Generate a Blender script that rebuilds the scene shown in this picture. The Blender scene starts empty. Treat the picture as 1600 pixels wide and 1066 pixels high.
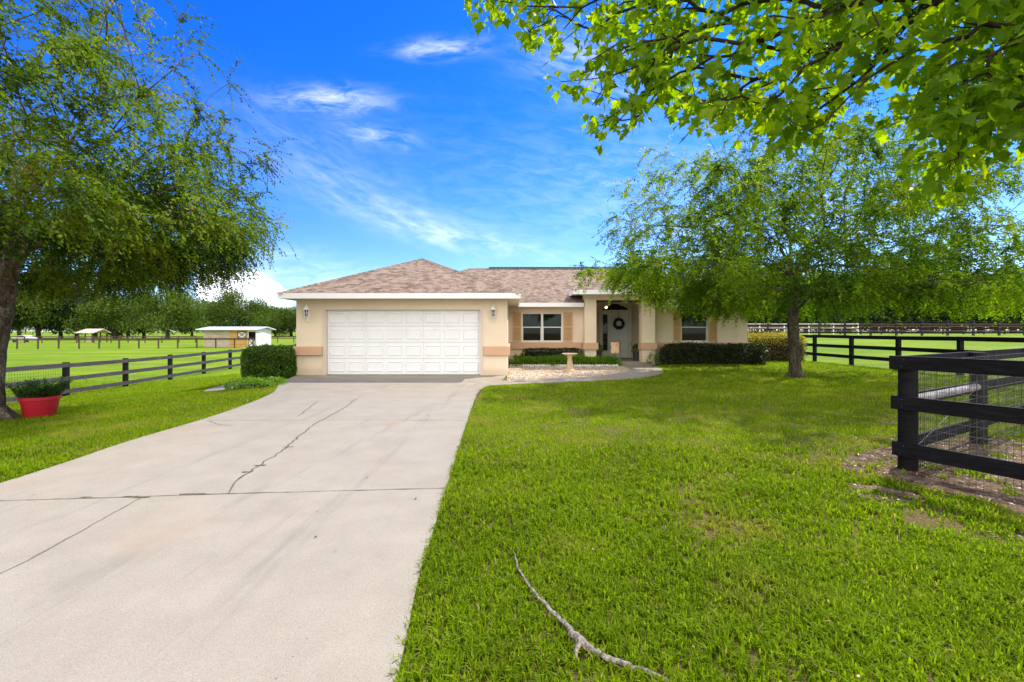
import bpy, bmesh, math, random
import numpy as np
from mathutils import Vector, Matrix
rnd = random.Random(7)
R = np.random.default_rng(11)
PI = math.pi
sc = bpy.context.scene
C = sc.collection

# ------------------------------------------------------------------ camera
F = 740.0          # focal length in photo pixels, horizon at row 517, eye 1.45 m
cam = bpy.data.cameras.new("camera"); cam_o = bpy.data.objects.new("camera", cam)
C.objects.link(cam_o); sc.camera = cam_o
cam_o.location = (0, 0, 1.45); cam_o.rotation_euler = (PI/2, 0, 0)
cam.sensor_width = 36; cam.lens = F/1600*36; cam.shift_y = -0.010
cam.clip_start = 0.05; cam.clip_end = 3000

# ------------------------------------------------------------------ light
SUN_AZ, SUN_EL = math.radians(45), math.radians(46)      # azimuth from +Y towards +X
sd = Vector((math.sin(SUN_AZ)*math.cos(SUN_EL), math.cos(SUN_AZ)*math.cos(SUN_EL), math.sin(SUN_EL)))
sl = bpy.data.lights.new("sun", 'SUN'); sl.energy = 2.95; sl.angle = math.radians(0.6); sl.color = (1, 0.93, 0.80)
so = bpy.data.objects.new("sun", sl); C.objects.link(so)
so.rotation_euler = sd.to_track_quat('Z', 'Y').to_euler(); so.location = (20, 20, 30)
sc.view_settings.view_transform = 'Standard'; sc.view_settings.look = 'None'
sc.view_settings.gamma = 1; sc.view_settings.exposure = 1.07
sc.render.engine = 'CYCLES'
sc.cycles.max_bounces = 8; sc.cycles.transparent_max_bounces = 12

# ---- node helper with operators
class S:
    def __init__(s, nt, sock): s.nt, s.k = nt, sock
    def _op(s, op, *a, clamp=False):
        n = s.nt.nodes.new('ShaderNodeMath'); n.operation = op; n.use_clamp = clamp
        for i, v in enumerate((s,)+a):
            if isinstance(v, S): s.nt.links.new(v.k, n.inputs[i])
            else: n.inputs[i].default_value = v
        return S(s.nt, n.outputs[0])
    def __add__(s, o): return s._op('ADD', o)
    def __sub__(s, o): return s._op('SUBTRACT', o)
    def __mul__(s, o): return s._op('MULTIPLY', o)
    def __truediv__(s, o): return s._op('DIVIDE', o)
    __radd__ = __add__; __rmul__ = __mul__
    def pw(s, o): return s._op('POWER', o)
    def mx(s, o): return s._op('MAXIMUM', o)
    def mn(s, o): return s._op('MINIMUM', o)
    def sat(s): return s._op('ADD', 0.0, clamp=True)
    def gt(s, o): return s._op('GREATER_THAN', o)
    def exp(s): return s._op('EXPONENT')
    def ss(s, a, b):
        n = s.nt.nodes.new('ShaderNodeMapRange'); n.interpolation_type = 'SMOOTHSTEP'
        s.nt.links.new(s.k, n.inputs[0]); n.inputs[1].default_value = a; n.inputs[2].default_value = b
        return S(s.nt, n.outputs[0])
def lk(nt, v, sock):
    if isinstance(v, S): nt.links.new(v.k, sock)
    elif isinstance(v, (int, float)): sock.default_value = v
    else: sock.default_value = tuple(v)[:3]+(1,) if len(sock.default_value) == 4 else tuple(v)[:3]
def mix(nt, f, a, b, blend='MIX'):
    n = nt.nodes.new('ShaderNodeMix'); n.data_type = 'RGBA'; n.blend_type = blend
    lk(nt, f, n.inputs[0]); lk(nt, a, n.inputs[6]); lk(nt, b, n.inputs[7])
    return S(nt, n.outputs[2])
def noise(nt, vec, scale, detail=4, rough=.55, dist=0.0, col=False):
    n = nt.nodes.new('ShaderNodeTexNoise'); n.inputs['Scale'].default_value = scale
    n.inputs['Detail'].default_value = detail; n.inputs['Roughness'].default_value = rough
    n.inputs['Distortion'].default_value = dist
    if vec is not None: nt.links.new(vec.k, n.inputs['Vector'])
    return S(nt, n.outputs['Color' if col else 'Fac'])
def comb(nt, x, y, z):
    n = nt.nodes.new('ShaderNodeCombineXYZ')
    for i, v in enumerate((x, y, z)): lk(nt, v, n.inputs[i])
    return S(nt, n.outputs[0])
def sepv(nt, v):
    n = nt.nodes.new('ShaderNodeSeparateXYZ'); nt.links.new(v.k, n.inputs[0])
    return [S(nt, n.outputs[i]) for i in range(3)]
def vmap(nt, v, scale=(1,1,1), rot=(0,0,0)):
    n = nt.nodes.new('ShaderNodeMapping'); nt.links.new(v.k, n.inputs[0])
    n.inputs['Scale'].default_value = scale; n.inputs['Rotation'].default_value = rot
    return S(nt, n.outputs[0])

# ------------------------------------------------------------------ world: Nishita sky with thin cirrus and a low cumulus bank
w = bpy.data.worlds.new("World"); sc.world = w; w.use_nodes = True
nt = w.node_tree; nt.nodes.clear()
out = nt.nodes.new('ShaderNodeOutputWorld'); bg = nt.nodes.new('ShaderNodeBackground')
sky = nt.nodes.new('ShaderNodeTexSky'); sky.sky_type = 'NISHITA'; sky.sun_disc = False
sky.sun_elevation = SUN_EL; sky.sun_rotation = SUN_AZ; sky.altitude = 0
sky.air_density = 1.0; sky.dust_density = 0.25; sky.ozone_density = 2.5
tc = nt.nodes.new('ShaderNodeTexCoord'); D = S(nt, tc.outputs['Generated'])
dx, dy, dz = sepv(nt, D)
dyc = dy.mx(0.08); u = dx/dyc; v = dz/dyc; front = dy.ss(0.1, 0.3)
hs = nt.nodes.new('ShaderNodeHueSaturation'); hs.inputs['Hue'].default_value = 0.507
hs.inputs['Saturation'].default_value = 1.28; hs.inputs['Value'].default_value = 1.0
nt.links.new(sky.outputs[0], hs.inputs['Color'])
skyc = S(nt, hs.outputs[0])
hz = dz.ss(0.0, 0.50)
skyc = mix(nt, 1.0, skyc, mix(nt, hz, (.54, .64, .86), (.09, .46, 1.0)), 'MULTIPLY')
def wisp(px, py, ang, ln, wd, st, nsc=6.0):
    a = math.radians(ang); uc, vc = (px-800)/F, (517-py)/F
    du, dv = u-uc, v-vc
    p = du*math.cos(a)+dv*math.sin(a); q = dv*math.cos(a)-du*math.sin(a)
    p_, q_ = p*(F/ln), q*(F/wd)
    g = ((p_*p_+q_*q_)*-0.6).exp()
    n = noise(nt, comb(nt, p*2.2, q*7.0, px*.01), nsc, 6, .62, .6)
    return g*n.ss(0.30, 0.78)*st
cl = None
for a in [(690, 75, 4, 46, 11, .55), (515, 157, -2, 62, 15, .55), (585, 212, -8, 45, 13, .36), (620, 335, -16, 140, 22, .14),
          (720, 372, -10, 100, 14, .42), (560, 300, -25, 150, 26, .14), (480, 240, -30, 150, 40, .08), (930, 105, -15, 80, 40, .35),
          (380, 395, 0, 90, 10, .3), (1200, 330, -5, 300, 90, .25), (470, 430, 0, 120, 14, .35)]:
    g = wisp(*a); cl = g if cl is None else cl+g
# cumulus bank low on the left
n1 = noise(nt, comb(nt, u*1.0, v*1.35, 0.0), 9.0, 8, .55, .2)
ucc = (u-(375-800)/F+(v-.08)*.6)*(F/80); vcc = (v-(517-462)/F)*(F/50)
cu = ((ucc*ucc+vcc*vcc)*-1.0).exp()
cum = (cu*0.85+n1*0.75).ss(0.74, 0.84)
base = ((v*F-6)/60).sat()
cum = cum*base
cl = (cl+cum*1.1).sat()*front
cshade = noise(nt, comb(nt, u, v*1.4, 3.0), 14, 6, .6).ss(.25, .75)
cc = mix(nt, cshade, (5.6, 6.1, 7.0), (7.6, 7.6, 7.8))
fin = mix(nt, cl, skyc, cc)
# bright warm cumulus added out of view behind the camera to fill the facade
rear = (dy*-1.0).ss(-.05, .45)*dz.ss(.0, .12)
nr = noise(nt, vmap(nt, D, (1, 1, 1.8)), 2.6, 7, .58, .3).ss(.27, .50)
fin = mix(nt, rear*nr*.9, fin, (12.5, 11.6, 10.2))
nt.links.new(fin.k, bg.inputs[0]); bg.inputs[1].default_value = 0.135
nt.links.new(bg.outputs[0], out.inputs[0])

# ------------------------------------------------------------------ materials
def mat(name, col=(.5,.5,.5), rough=.7, metal=0, spec=.3, build=None):
    m = bpy.data.materials.new(name); m.use_nodes = True; t = m.node_tree
    b = t.nodes['Principled BSDF']
    b.inputs['Roughness'].default_value = rough; b.inputs['Metallic'].default_value = metal
    b.inputs['Specular IOR Level'].default_value = spec
    lk(t, col, b.inputs['Base Color'])
    if build: build(t, b)
    return m
def geo(t): return S(t, t.nodes.new('ShaderNodeNewGeometry').outputs['Position'])
def objc(t): return S(t, t.nodes.new('ShaderNodeTexCoord').outputs['Object'])
def bump(t, b, h, strength=.3, dist=.01):
    n = t.nodes.new('ShaderNodeBump'); n.inputs['Strength'].default_value = strength; n.inputs['Distance'].default_value = dist
    lk(t, h, n.inputs['Height']); t.links.new(n.outputs[0], b.inputs['Normal'])
def attr(t, name):
    n = t.nodes.new('ShaderNodeAttribute'); n.attribute_name = name; return S(t, n.outputs['Fac'])
def ramp(t, f, stops):
    n = t.nodes.new('ShaderNodeValToRGB'); e = n.color_ramp.elements
    while len(e) < len(stops): e.new(.5)
    for i, (p, c) in enumerate(stops): e[i].position = p; e[i].color = tuple(c)+(1,)
    lk(t, f, n.inputs[0]); return S(t, n.outputs[0])

def leaf_mat(name, stops, transl=.4, rough=.45, spec=.35, patch=None, tcol=None):
    m = bpy.data.materials.new(name); m.use_nodes = True; t = m.node_tree
    b = t.nodes['Principled BSDF']; o = t.nodes['Material Output']
    c = ramp(t, attr(t, 'rnd'), stops)
    if patch:
        f = noise(t, geo(t), patch[0], 4).ss(patch[1], patch[2]); c = mix(t, f, c, patch[3])
    lk(t, c, b.inputs['Base Color']); b.inputs['Roughness'].default_value = rough
    b.inputs['Specular IOR Level'].default_value = spec
    tr = t.nodes.new('ShaderNodeBsdfTranslucent')
    tcv = mix(t, 1.0, c, tcol or (1.5, 1.5, .5), 'MULTIPLY'); lk(t, tcv, tr.inputs[0])
    mx = t.nodes.new('ShaderNodeMixShader'); mx.inputs[0].default_value = transl
    t.links.new(b.outputs[0], mx.inputs[1]); t.links.new(tr.outputs[0], mx.inputs[2]); t.links.new(mx.outputs[0], o.inputs[0])
    return m

def b_stucco(t, b):
    p = geo(t); n = noise(t, p, 90, 3); n2 = noise(t, p, 1.1, 5)
    c = mix(t, n2.ss(.3, .75), (.80, .675, .53), (.74, .62, .48)); z_ = sepv(t, p)[2]
    spl_ = ((z_*-1.0)+.30+noise(t, p, 5, 5, .7)*.25-.1).ss(0, .22); c = mix(t, spl_*.45, c, (.50, .38, .27))
    run_ = noise(t, vmap(t, p, (7, 7, .35)), 1, 5, .65).ss(.55, .75); c = mix(t, run_*.22, c, (.52, .43, .33))
    lk(t, c, b.inputs['Base Color'])
    bump(t, b, n, .5, .006)
def b_band(t, b):
    p = geo(t); n = noise(t, p, 80, 3); n2 = noise(t, p, 2, 4)
    lk(t, mix(t, n2, (.56, .35, .225), (.64, .42, .28)), b.inputs['Base Color']); bump(t, b, n, .4, .005)
def b_roof(t, b):
    uv = t.nodes.new('ShaderNodeUVMap'); uv.uv_map = 'UVMap'; U = S(t, uv.outputs[0])
    br = t.nodes.new('ShaderNodeTexBrick'); t.links.new(U.k, br.inputs['Vector'])
    br.inputs['Scale'].default_value = 1; br.inputs['Brick Width'].default_value = .20; br.inputs['Row Height'].default_value = .14
    br.inputs['Mortar Size'].default_value = .009; br.inputs['Mortar Smooth'].default_value = .3; br.offset = .37; br.offset_frequency = 2
    br.squash = .7; br.squash_frequency = 3; br.inputs['Bias'].default_value = 0
    br.inputs['Color1'].default_value = (.35, .26, .19, 1); br.inputs['Color2'].default_value = (.17, .12, .09, 1)
    br.inputs['Mortar'].default_value = (.10, .075, .065, 1)
    c = S(t, br.outputs[0])
    ux, uy, uz = sepv(t, U)
    # an own random tone for each tab
    wn = t.nodes.new('ShaderNodeTexWhiteNoise'); wn.noise_dimensions = '2D'
    row = (uy/.14)._op('FLOOR'); tab = ((ux/.165)+row*.61)._op('FLOOR')
    t.links.new(comb(t, tab, row, 0.0).k, wn.inputs['Vector'])
    tone = S(t, wn.outputs['Value'])
    c = mix(t, .6, c, ramp(t, tone, [(0, (.07, .05, .036)), (.3, (.19, .135, .093)), (.65, (.30, .222, .158)), (1, (.36, .30, .245))]))
    g = noise(t, U, 60, 3); c = mix(t, g*.22, c, (.10, .075, .06))
    c = mix(t, noise(t, U, .6, 4).ss(.35, .8)*.12, c, (.30, .235, .17))
    lk(t, c, b.inputs['Base Color'])
    saw = (uy/.14)._op('FRACT'); bump(t, b, (saw*-1.0)+tone*.4, .6, .012)
def b_concrete(t, b):
    p = geo(t); x, y, z = sepv(t, p)
    fine = noise(t, p, 130, 3, .7); med = noise(t, p, 2.2, 6, .6); big = noise(t, p, .45, 5, .6)
    c = mix(t, med.ss(.3, .72), (.345, .311, .252), (.295, .264, .212))
    c = mix(t, big.ss(.45, .8)*.5, c, (.29, .255, .21))
    c = mix(t, fine.ss(.46, .68)*.62, c, (.19, .165, .14))
    c = mix(t, noise(t, p, 210, 1, .5).ss(.62, .72)*.6, c, (.48, .43, .38))
    for k_, (x0_, sl_) in enumerate(((-2.9, .155), (-1.55, .02), (-3.6, .03))):     # worn tyre tracks
        dd_ = (x-x0_-y*sl_)._op('ABSOLUTE'); tw_ = (dd_*-1.0+.13).ss(0, .12)*noise(t, vmap(t, p, (9, .8, 1)), 1, 4, .7).ss(.42, .68); c = mix(t, tw_*.38, c, (.17, .155, .14))
    # rusty and tan stains, long tyre-worn streaks
    st = noise(t, vmap(t, p, (.9, .5, 1)), 1.0, 5, .6).ss(.56, .78); c = mix(t, st*.38, c, (.34, .23, .14))
    st2 = noise(t, vmap(t, p, (5, .35, 1), (0, 0, .28)), 1.0, 5, .65).ss(.58, .75); c = mix(t, st2*.35, c, (.20, .175, .155))
    rs = noise(t, p, 1.3, 3, .6).ss(.73, .80); c = mix(t, rs*.45, c, (.45, .25, .10))
    vo = t.nodes.new('ShaderNodeTexVoronoi'); vo.inputs['Scale'].default_value = 9; t.links.new(p.k, vo.inputs['Vector'])
    sp = S(t, vo.outputs['Distance']); sp = (sp*-1.0+.07).ss(0, .03)*noise(t, p, 1.7, 2).ss(.5, .6); c = mix(t, sp*.7, c, (.12, .09, .07))
    for (sx_, sy_, sr_) in ((-3.95, 2.56, .05), (-3.35, 2.30, .035), (-1.9, 7.2, .06)):
        ddx, ddy = x-sx_, y-sy_; rr_ = (ddx*ddx+ddy*ddy)._op('SQRT')+noise(t, p, 12, 3)*.08-.04; c = mix(t, (rr_*-1.0+sr_+.03).ss(0, .06)*.6, c, (.42, .22, .07))
    # patchy green-brown tint, stronger towards the garage
    gm = y.ss(9.5, 13.5)*noise(t, p, 1.6, 5).ss(.35, .7); c = mix(t, gm*.42, c, (.24, .185, .10))
    lk(t, c, b.inputs['Base Color']); bump(t, b, fine+med*.8, .45, .006)
def b_crack(t, b):
    p = geo(t); lk(t, mix(t, noise(t, p, 25, 3).ss(.4, .6), (.10, .085, .06), (.12, .13, .045)), b.inputs['Base Color'])
GR1, GR2, GR3 = (.085, .215, .008), (.15, .29, .012), (.22, .27, .035)
def b_ground(t, b):
    p = geo(t); x, y, z = sepv(t, p)
    far = y.ss(9, 26)
    fine = noise(t, p, 46, 4, .7); med = noise(t, p, 3.2, 5, .65); big = noise(t, vmap(t, p, (.5, 1.5, 1)), .16, 5, .6)
    blade = noise(t, vmap(t, p, (1, 2.3, 1)), 7.5, 5, .7)
    lawn_near = mix(t, fine.ss(.35, .7), (.10, .075, .03), (.22, .18, .06))
    lawn_far = mix(t, blade.ss(.3, .7), (.155, .25, .005), (.215, .34, .008))
    c = mix(t, far, lawn_near, lawn_far)
    c = mix(t, med.ss(.58, .8)*.4, c, (.22, .21, .05))
    # pasture: paler and yellower with worn streaks
    past = (x*-1.0).ss(14, 20)*far
    past2 = x.ss(13.8, 14.8)*y.ss(8, 12)
    pf = past.mx(past2)
    pc = mix(t, big.ss(.35, .72), (.12, .21, .005), (.21, .30, .012))
    pc = mix(t, noise(t, vmap(t, p, (.25, 1.2, 1)), .9, 5, .6).ss(.58, .72)*.5, pc, (.34, .33, .10))
    c = mix(t, pf, c, pc)
    tus = noise(t, vmap(t, p, (1, 2.5, 1)), 2.6, 6, .75).ss(.50, .72)*pf; c = mix(t, tus*.6, c, (.07, .14, .005))
    wn_ = noise(t, vmap(t, p, (.35, 1.6, 1), (0, 0, .3)), .35, 6, .7).ss(.56, .70)*pf; c = mix(t, wn_*.6, c, (.34, .30, .11))
    lk(t, c, b.inputs['Base Color']); bump(t, b, fine+blade, .7, .04)
def b_soil(t, b):
    p = geo(t); f = noise(t, p, 40, 5, .7); g = noise(t, p, 5, 5, .6)
    c = mix(t, g.ss(.35, .65), (.10, .062, .034), (.27, .195, .12)); c = mix(t, f.ss(.45, .7)*.7, c, (.10, .06, .04))
    lk(t, c, b.inputs['Base Color']); bump(t, b, f, .9, .03)
def b_gravel(t, b):
    vo = t.nodes.new('ShaderNodeTexVoronoi'); vo.inputs['Scale'].default_value = 26; p = geo(t); t.links.new(p.k, vo.inputs['Vector'])
    s0 = sepv(t, S(t, vo.outputs['Color']))[0]
    c = ramp(t, s0, [(0, (.30, .20, .13)), (.4, (.58, .45, .32)), (.75, (.68, .58, .46)), (1, (.74, .68, .60))])
    lk(t, mix(t, noise(t, p, 1.2, 4).ss(.4, .7)*.35, c, (.40, .27, .15)), b.inputs['Base Color']); bump(t, b, S(t, vo.outputs['Distance'])*-1.0, .8, .02)
def b_bark(c1, c2, lich=None, sc_=1.0):
    def f(t, b):
        p = objc(t); n = noise(t, vmap(t, p, (14*sc_, 14*sc_, 4*sc_)), 1, 6, .7, .6); g = noise(t, p, 3*sc_, 4)
        c = mix(t, n.ss(.35, .65), c1, c2)
        if lich: c = mix(t, (g*noise(t, p, 22, 4)).ss(.27, .36)*.8, c, lich)
        lk(t, c, b.inputs['Base Color']); bump(t, b, n, .9, .03)
    return f
def b_wood(c1, c2, ax=2, stretch=10):
    def f(t, b):
        p = geo(t); n = noise(t, vmap(t, p, (4, 4, 30)), 1.2, 6, .7, .8); g = noise(t, p, 1.7, 4)
        c = mix(t, n.ss(.35, .7), c1, c2); c = mix(t, g.ss(.5, .8)*.5, c, [k*1.5 for k in c2]); sc2 = noise(t, vmap(t, p, (3, 3, 60)), 1.5, 5, .75).ss(.60, .72); c = mix(t, sc2*.5, c, [k*3 for k in c2])
        lk(t, c, b.inputs['Base Color']); bump(t, b, n, .5, .006)
    return f
def b_planks(c1, c2, h=.2):
    def f(t, b):
        p = geo(t); x, y, z = sepv(t, p); r = (z/h)._op('FLOOR')
        n = noise(t, comb(t, x*.8, y*.8, r*7.3), 1.5, 5, .7); fr = (z/h)._op('FRACT')
        c = mix(t, n.ss(.3, .7), c1, c2); c = mix(t, fr.ss(.88, .97)*.8, c, [k*.25 for k in c1])
        lk(t, c, b.inputs['Base Color'])
    return f
def b_glass(t, b):
    o = t.nodes['Material Output']; gl = t.nodes.new('ShaderNodeBsdfGlossy'); gl.inputs['Roughness'].default_value = .03
    tr = t.nodes.new('ShaderNodeBsdfTransparent'); tr.inputs[0].default_value = (.50, .54, .54, 1)
    fr = t.nodes.new('ShaderNodeFresnel'); fr.inputs[0].default_value = 1.55
    mx = t.nodes.new('ShaderNodeMixShader'); f = S(t, fr.outputs[0])*.55+.01
    t.links.new(f.sat().k, mx.inputs[0]); t.links.new(tr.outputs[0], mx.inputs[1]); t.links.new(gl.outputs[0], mx.inputs[2]); t.links.new(mx.outputs[0], o.inputs[0])
def b_dirtywhite(t, b):
    p = geo(t); lk(t, mix(t, noise(t, p, 3, 5, .7).ss(.4, .8)*.5, (.84, .86, .90), (.74, .75, .77)), b.inputs['Base Color'])
def b_pot(t, b):
    p = geo(t); lk(t, mix(t, noise(t, vmap(t, p, (1, 1, 3)), 7, 5).ss(.45, .75)*.5, (.42, .012, .028), (.30, .012, .02)), b.inputs['Base Color'])

M = dict(
    stucco=mat('stucco', build=b_stucco, rough=.9, spec=.15), band=mat('band_stucco', build=b_band, rough=.9, spec=.15),
    roof=mat('roof_shingle', build=b_roof, rough=.9, spec=.15), fascia=mat('white_fascia', build=b_dirtywhite, rough=.5),
    soffit=mat('soffit', (.62, .56, .44), .7), trim=mat('white_trim', (.76, .76, .74), .45), gdoor=mat('garage_door_paint', build=b_dirtywhite, rough=.4),
    shutter=mat('shutter_paint', (.60, .40, .22), .6), glass=mat('glass', build=b_glass), room=mat('room_paint', (.16, .14, .12), .9),
    curtain=mat('curtain', (.13, .15, .08), .9), doorp=mat('door_paint', (.76, .79, .76), .45), black=mat('black_metal', (.02, .02, .022), .4),
    concrete=mat('concrete', build=b_concrete, rough=.85, spec=.25), crack=mat('crack', build=b_crack, rough=1), ground=mat('ground', build=b_ground, rough=.95, spec=.1),
    soil=mat('soil', build=b_soil, rough=1, spec=.1), gravel=mat('gravel', build=b_gravel, rough=.9),
    blackwood=mat('black_painted_wood', build=b_wood((.0045, .004, .005), (.013, .012, .015)), rough=.75, spec=.14),
    greywood=mat('grey_weathered_wood', build=b_wood((.032, .028, .030), (.085, .078, .082)), rough=.85, spec=.2),
    palewood=mat('pale_weathered_wood', build=b_wood((.20, .19, .20), (.42, .41, .42)), rough=.9),
    brownwood=mat('brown_weathered_wood', build=b_wood((.045, .030, .024), (.095, .065, .05)), rough=.9),
    whitewood=mat('white_painted_rail', (.62, .62, .62), .6), wire=mat('galvanised_wire', (.10, .10, .10), .5, .6),
    bark=mat('bark', build=b_bark((.045, .034, .024), (.15, .12, .09), (.26, .24, .18)), rough=.95, spec=.15),
    bark2=mat('bark_dark', build=b_bark((.035, .026, .02), (.11, .088, .065), (.13, .13, .08)), rough=.95, spec=.15),
    barkfar=mat('bark_far', (.05, .042, .035), .95), twig=mat('twig_bark', (.04, .03, .022), .9, spec=.1), stick=mat('dead_wood', build=b_bark((.12, .095, .08), (.50, .45, .40), None, 4.0), rough=.9),
    pot=mat('red_plastic', build=b_pot, rough=.38, spec=.5), dpot=mat('charcoal_resin', (.055, .06, .068), .55),
    stone=mat('cast_stone', build=lambda t, b: (lk(t, mix(t, noise(t, geo(t), 14, 5), (.42, .28, .16), (.62, .50, .36)), b.inputs['Base Color']), bump(t, b, noise(t, geo(t), 40, 3), .5, .01)), rough=.95),
    plank=mat('shed_planks', build=b_planks((.34, .27, .20), (.50, .43, .35))), ply=mat('plywood', build=b_planks((.44, .24, .06), (.56, .33, .10), .6)),
    whitewall=mat('white_planks', build=b_planks((.62, .58, .57), (.72, .69, .68), .3)), metalroof=mat('pale_metal_roof', (.66, .67, .72), .4, .2),
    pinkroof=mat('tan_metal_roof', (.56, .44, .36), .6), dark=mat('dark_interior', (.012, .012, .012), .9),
    carpaint=mat('white_car_paint', (.7, .72, .75), .25), tyre=mat('tyre_rubber', (.02, .02, .02), .8), mulch=mat('mulch', build=b_soil, rough=1),
    chip=leaf_mat('litter', [(0, (.05, .03, .02)), (.7, (.17, .10, .06)), (1, (.34, .25, .17))], .05),
    flag=mat('flag_cloth', build=lambda t, b: lk(t, mix(t, noise(t, geo(t), 13, 2).ss(.50, .60), (.74, .62, .42), (.78, .34, .18)), b.inputs['Base Color']), rough=.9),
)
for nm, c, s in (('bulb', (1, .62, .25), 14), ):
    m = bpy.data.materials.new(nm); m.use_nodes = True; b = m.node_tree.nodes['Principled BSDF']
    b.inputs['Emission Color'].default_value = c+(1,); b.inputs['Emission Strength'].default_value = s; M[nm] = m
M['elm'] = leaf_mat('elm_leaf', [(0, (.020, .05, .004)), (.4, (.080, .165, .006)), (.75, (.20, .325, .010)), (1, (.36, .41, .03))], .54, .6, .12)
M['elm2'] = leaf_mat('elm_leaf_olive', [(0, (.018, .042, .004)), (.4, (.070, .135, .007)), (.75, (.18, .285, .012)), (.97, (.20, .22, .03)), (1, (.28, .20, .05))], .42, .6, .12)
M['maple'] = leaf_mat('maple_leaf', [(0, (.06, .14, .004)), (.5, (.135, .25, .006)), (1, (.23, .35, .008))], .68, .45, .2, patch=(38, .50, .72, (.08, .165, .006)), tcol=(2.6, 2.2, .2))
M['oak'] = leaf_mat('oak_leaf', [(0, (.03, .06, .010)), (.5, (.075, .13, .016)), (1, (.15, .21, .026))], .35, .6, .2)
M['oakd'] = leaf_mat('oak_leaf_dark', [(0, (.010, .024, .008)), (.6, (.022, .045, .012)), (1, (.05, .08, .018))], .2, .6, .2)
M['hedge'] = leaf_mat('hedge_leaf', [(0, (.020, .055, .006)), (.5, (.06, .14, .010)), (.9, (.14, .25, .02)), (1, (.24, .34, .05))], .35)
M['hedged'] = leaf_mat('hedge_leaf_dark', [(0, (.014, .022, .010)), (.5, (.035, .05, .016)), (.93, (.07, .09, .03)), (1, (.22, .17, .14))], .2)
M['gold'] = leaf_mat('golden_leaf', [(0, (.14, .15, .02)), (.5, (.32, .29, .035)), (1, (.58, .42, .08))], .4)
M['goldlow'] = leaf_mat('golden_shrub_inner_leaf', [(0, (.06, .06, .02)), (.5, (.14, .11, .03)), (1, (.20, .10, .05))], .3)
M['cover'] = leaf_mat('cover_leaf', [(0, (.05, .13, .008)), (.5, (.13, .28, .012)), (1, (.28, .42, .03))], .4)
M['potleaf'] = leaf_mat('pot_leaf', [(0, (.03, .085, .018)), (.6, (.07, .15, .03)), (1, (.16, .25, .06))], .35)
M['grass'] = leaf_mat('grass_blade', [(0, (.070, .12, .004)), (.45, (.165, .265, .005)), (.85, (.26, .37, .008)), (.955, (.25, .34, .02)), (1, (.40, .34, .14))], .50, .6, .08,
                      patch=(.9, .52, .70, (.27, .29, .045)))
M['core'] = mat('shrub_core', (.008, .014, .005), .95)

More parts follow.
